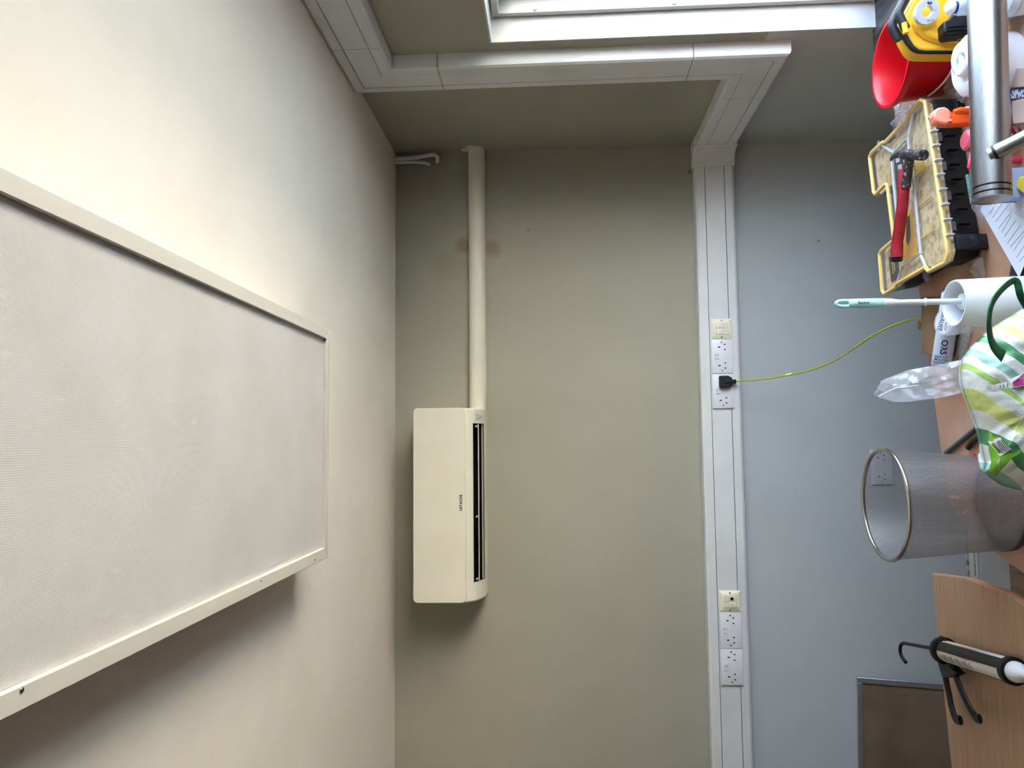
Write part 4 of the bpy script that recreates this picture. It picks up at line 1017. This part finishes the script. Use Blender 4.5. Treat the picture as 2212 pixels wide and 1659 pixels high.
# ================================================================== STRIPED CARRIER BAG
BY = -1.73
OUTB = [(2076, 800), (2079, 775), (2096, 750), (2118, 728), (2140, 708), (2170, 690), (2212, 664), (2260, 655), (2290, 690), (2296, 850), (2292, 1000), (2262, 1052), (2212, 1062), (2165, 1050), (2142, 1036), (2125, 1020), (2130, 1000), (2125, 975), (2118, 938), (2101, 892), (2084, 848), (2078, 822)]
ow = [AY(*q_, BY) for q_ in OUTB]
bcn = AY(2185, 870, BY)
def outline(t):
    f = (t % 1)*len(ow); i = int(f) % len(ow); return ow[i].lerp(ow[(i+1) % len(ow)], f-int(f))
def bagpt(t, sr, side):
    p = bcn.lerp(outline(t), sr); dep = .062*(max(0, 1-sr**2.6))**.6
    fold = .012*nz((p.x*22, p.z*22, side*3))+.010*abs(nz((p.x*38+2, p.z*30, side*7)))-.012*math.exp(-((p.x-.19)/.012)**2)*sr
    q_ = V((p.x, BY+side*dep+fold*(min(1, (1-sr)*4)), p.z)); q_.z = max(q_.z, DZT+.0015); return q_
def bag_mat():
    m = mat('bag', s(232, 236, 230), .45); nt = m.node_tree; n = nt.nodes; L = nt.links; p = n['Principled BSDF']
    tc = n.new('ShaderNodeTexCoord'); sx_ = n.new('ShaderNodeSeparateXYZ'); L.new(tc.outputs['Object'], sx_.inputs[0])
    a = n.new('ShaderNodeMath'); a.operation = 'MULTIPLY_ADD'; a.inputs[1].default_value = -1.15
    L.new(sx_.outputs['X'], a.inputs[0]); L.new(sx_.outputs['Z'], a.inputs[2])
    z = n.new('ShaderNodeTexNoise'); z.inputs['Scale'].default_value = 9; L.new(tc.outputs['Object'], z.inputs['Vector'])
    ad = n.new('ShaderNodeMath'); ad.operation = 'MULTIPLY_ADD'; ad.inputs[1].default_value = .05; L.new(z.outputs['Fac'], ad.inputs[0]); L.new(a.outputs[0], ad.inputs[2])
    fr = n.new('ShaderNodeMath'); fr.operation = 'MULTIPLY'; fr.inputs[1].default_value = 4.2; L.new(ad.outputs[0], fr.inputs[0])
    f2 = n.new('ShaderNodeMath'); f2.operation = 'FRACT'; L.new(fr.outputs[0], f2.inputs[0])
    r = n.new('ShaderNodeValToRGB'); r.color_ramp.interpolation = 'CONSTANT'; e = r.color_ramp.elements
    stops = [(0, s(234, 238, 232)), (.12, s(218, 226, 140)), (.28, s(234, 238, 232)), (.42, s(84, 150, 100)), (.55, s(234, 238, 232)), (.68, s(160, 206, 188)), (.80, s(234, 238, 232)), (.90, s(178, 212, 120)), (.97, s(234, 238, 232))]
    e[0].position = 0; e[0].color = stops[0][1]; e[1].position = stops[1][0]; e[1].color = stops[1][1]
    for q_, c_ in stops[2:]:
        k_ = e.new(q_); k_.color = c_
    L.new(f2.outputs[0], r.inputs[0]); L.new(r.outputs[0], p.inputs['Base Color'])
    p.inputs['Transmission Weight'].default_value = 0
    n2 = n.new('ShaderNodeTexNoise'); n2.inputs['Scale'].default_value = 22; n2.inputs['Detail'].default_value = 6; L.new(tc.outputs['Object'], n2.inputs['Vector'])
    b_ = n.new('ShaderNodeBump'); b_.inputs['Strength'].default_value = .55; b_.inputs['Distance'].default_value = .012; L.new(n2.outputs['Fac'], b_.inputs['Height']); L.new(b_.outputs[0], p.inputs['Normal'])
bag_mat()
bg_ = thing('carrier_bag', 'full green and white striped plastic carrier bag on the desk', 'carrier bag', (bcn.x, BY, DZT))
b = B(); NT, NR = 110, 26
for side in (-1, 1): b.grid((lambda sd: (lambda u, v: bagpt(u, max(.002, v), sd)))(side), NT, NR)
part('bag_skin', b, 'bag', bg_, ang=3.2)
def onbag(x_, y_, d=.0015):
    """point on the bag's near face under a photograph pixel"""
    p = AY(x_, y_, BY); 
    dlt = p-bcn; best = None
    ang = math.atan2(dlt.z, dlt.x); lo_, hi_ = None, None
    bt_, bd = 0, 9
    for i in range(220):
        o = outline(i/220)-bcn; d_ = abs((math.atan2(o.z, o.x)-ang+math.pi) % (2*math.pi)-math.pi)
        if d_ < bd: bd, bt_ = d_, i/220
    sr = min(.97, dlt.length/(outline(bt_)-bcn).length)
    q_ = bagpt(bt_, sr, -1); return q_+V((0, -d, 0))
def decal(name, pts, m, d=.002, label=None):
    c = V((sum(q_[0] for q_ in pts)/len(pts), sum(q_[1] for q_ in pts)/len(pts), 0))
    vs = [onbag(c.x, c.y, d)]+[onbag(c.x+(q_[0]-c.x)*f, c.y+(q_[1]-c.y)*f, d) for f in (.5, 1) for q_ in pts]; n_ = len(pts)
    fs = [[0, 1+(i+1) % n_, 1+i] for i in range(n_)]+[[1+i, 1+(i+1) % n_, 1+n_+(i+1) % n_, 1+n_+i] for i in range(n_)]
    return part(name, B().add(vs, fs), m, bg_, label, ang=3)
mat('bag_pink', s(206, 60, 150), .5, col2=s(240, 190, 220), scale=60, lo=.45, hi=.6)
mat('bag_dkgreen', s(24, 62, 44), .45)
mat('bag_white', s(236, 238, 232), .45); mat('bag_lime', s(136, 196, 60), .45, col2=s(116, 176, 50), scale=20)
decal('label_white', [(2112, 838), (2150, 822), (2230, 790), (2230, 828), (2150, 842), (2114, 848)], 'bag_white', .002)
decal('label_pink', [(2146, 832), (2174, 812), (2186, 815), (2196, 832), (2150, 839)], 'bag_pink', .003)
ovl = [(2214+28*math.cos(t*math.pi/12), 812+20*math.sin(t*math.pi/12)) for t in range(24)]
decal('logo_oval', ovl, 'bag_dkgreen', .004)
def bpath(name, pts, r, m, d=.006):
    return part(name, B().tube([onbag(*q_, d) for q_ in pts], [(r, .0006)]*len(pts), 6, flat=(1, 0, 0)), m, bg_)
bpath('logo_letter', [(2214+20*math.cos(math.radians(a)), 810-12*math.sin(math.radians(a))) for a in range(60, 250, 15)], .0034, 'bag_white')
bpath('logo_letter', [(2198, 822), (2206, 820), (2224, 816)], .003, 'bag_white')
for k, (a, c) in enumerate([(2126, 838), (2132, 836), (2138, 834)]):
    bpath('small_print', [(a, c-2), (a, c+6)], .0007, 'grey_ink', .004)
decal('side_gusset', [(2121, 932), (2142, 950), (2172, 975), (2145, 1010), (2140, 1034), (2126, 1018), (2130, 1000), (2125, 975)], 'bag_lime', .0022)
decal('barcode_sticker', [(2124, 955), (2136, 945), (2151, 970), (2138, 985)], 'bag_white', .004)
for k in range(7):
    a = (2127+1.9*k, 957-1.3*k); c = (a[0]+12, a[1]+23)
    bpath('barcode_bar', [a, ((a[0]+c[0])/2, (a[1]+c[1])/2), c], .0006, 'ink', .0055)
hy = BY-.07
h1 = [AY(2168, 770, hy-.01), AY(2150, 752, hy-.015), AY(2140, 730, hy-.02), AY(2137, 700, hy-.02), AY(2140, 665, hy-.02), AY(2152, 640, hy-.01), AY(2172, 618, hy), AY(2190, 606, hy+.01), AY(2198, 612, hy+.01), AY(2205, 640, hy+.01), AY(2222, 670, hy+.02)]
hs = smooth(h1, 4); rad = [(.015-.0085*min(1, i/14), .0016+.0012*min(1, i/14)) for i in range(len(hs))]
part('handle', B().tube(hs, rad, 10, flat=(1, 0, .4)), 'handle_green', bg_, 'twisted dark green handle')

# ================================================================== LOOSE BITS LEFT OF THE BAG
a, c = AZ(2043, 979, DZT+.007), AZ(2112, 923, DZT+.007)
single('grey_bar', B().tube([a, c+(c-a)*.3], .0068, 6), 'rod_grey', 'dark grey notched bar lying on the desk beside the mesh bin', 'bar', bev=.001)
pts = [AZ(2091, 968, DZT+.0075), AZ(2098, 957, DZT+.0075), AZ(2110, 947, DZT+.0075), AZ(2130, 938, DZT+.0075)]
single('black_stick', B().tube(smooth(pts, 4), .0072, 10), 'rod_brown', 'short dark curved stick between the grey bar and carrier bag', 'stick')
single('pink_scrap', B().sphere(AZ(2105, 983, DZT+.003), (.006, .003, .0028)), 'pink', 'tiny bright pink scrap on the desk by the bin', 'scrap')

# ================================================================== CAULKING GUN
zg = DZT+.037
g0, g1 = AZ(2038, 1405, zg+.004), AZ(2190, 1450, zg+.004)
gd = (g1-g0).normalized(); gU = V((0, 0, 1)); gS = gd.cross(gU).normalized()
cg = thing('caulking_gun', 'black caulking gun with white cartridge lying on the beech desk', 'caulking gun', AZ(2110, 1425, DZT))
rg_ = .0300
part('back_plate', B().tube([g0-gd*.004, g0+gd*.012], rg_+.006, 32), 'black', cg)
part('front_ring', B().tube([g0+gd*.004, g0+gd*.02], rg_+.004, 32), 'black', cg)
GL = (g1-g0).length; ge = g0+gd*GL
part('cartridge', B().tube([g0+gd*.012, ge-gd*.004, ge], [rg_-.002, rg_-.002, rg_-.004], 36), 'cartridge_white', cg)
# half-round cradle strip along the top
tcam = (CAM-g1).normalized(); gn = (tcam-gd*tcam.dot(gd)).normalized(); gs2 = gn.cross(gd)
def arcp(u, v, r, a0, a1, d0, d1):
    a = math.radians(a0+(a1-a0)*v); return g0+gd*(d0+(d1-d0)*u)+(gn*math.cos(a)+gs2*math.sin(a))*r
def shell(name, a0, a1, d0, d1, r, m):
    return part(name, B().grid(lambda u, v: arcp(u, v, r, a0, a1, d0, d1), 12, 8).grid(lambda u, v: arcp(u, 1-v, r-.001, a0, a1, d0, d1), 12, 8), m, cg, ang=1)
sgn = 1 if (gs2.x > 0) else -1
shell('cradle', sgn*-8, sgn*42, .012, GL-.003, rg_+.0012, 'black')
shell('cradle', sgn*120, sgn*250, .012, GL-.003, rg_+.0012, 'black')
shell('label_band', sgn*-62, sgn*-16, .020, .026, rg_-.0012, 'gold_ink')
shell('label_band', sgn*50, sgn*56, .03, .2, rg_-.0012, 'gold_ink')
for k in range(14):
    d0 = .035+k*.0115
    shell('label_print', sgn*-62, sgn*-30+sgn*(k % 3)*4, d0, d0+.0035+(k % 3)*.0018, rg_-.0013, 'grey_ink')
part('end_ring', B().tube([ge-gd*.012, ge+gd*.004], rg_+.0022, 32), 'black', cg)
part('nozzle', B().tube([ge+gd*.0045, ge+gd*.012, ge+gd*.026, ge+gd*.034, ge+gd*.05, ge+gd*.11], [.024, .024, .021, .013, .010, .005], 20), 'white_gloss', cg)
# rod with hook
rt0 = g0-gd*.004
hk = smooth([rt0, rt0.lerp(AZ(1962, 1391, zg+.004), .6), AZ(1962, 1391, zg+.004), AZ(1950, 1390, zg+.004), AZ(1945, 1397, zg+.004), AZ(1945, 1410, zg+.003), AZ(1950, 1422, zg+.002), AZ(1957, 1431, zg)], 5)
part('push_rod', B().tube(hk, .0052, 10), 'rubber_black', cg)
def blade(name, pxs, r, m='black', z=zg):
    pts = smooth([AZ(*q_, z) for q_ in pxs], 5); return part(name, B().tube(pts, [(r, r*.5)]*len(pts), 12, flat=(1, 0, 0)), m, cg)
part('hang_loop', B().tube([AZ(*q_, zg+.006) for q_ in [(2030, 1393), (2028, 1380), (2033, 1376), (2040, 1380), (2046, 1392)]], .004, 8), 'black', cg)
blade('handle', [(2040, 1408), (2040, 1432), (2042, 1460), (2050, 1500), (2056, 1530), (2064, 1552), (2075, 1556)], .0125)
blade('trigger', [(2054, 1428), (2062, 1455), (2078, 1495), (2095, 1530), (2108, 1550), (2117, 1553)], .0115, z=zg+.004)
part('body_web', B().prism([(AZ(*q_, zg).x, AZ(*q_, zg).y) for q_ in [(2030, 1395), (2046, 1395), (2062, 1440), (2078, 1455), (2064, 1462), (2044, 1464), (2034, 1430)]], zg-.012, zg+.012), 'black', cg, bev=.003)
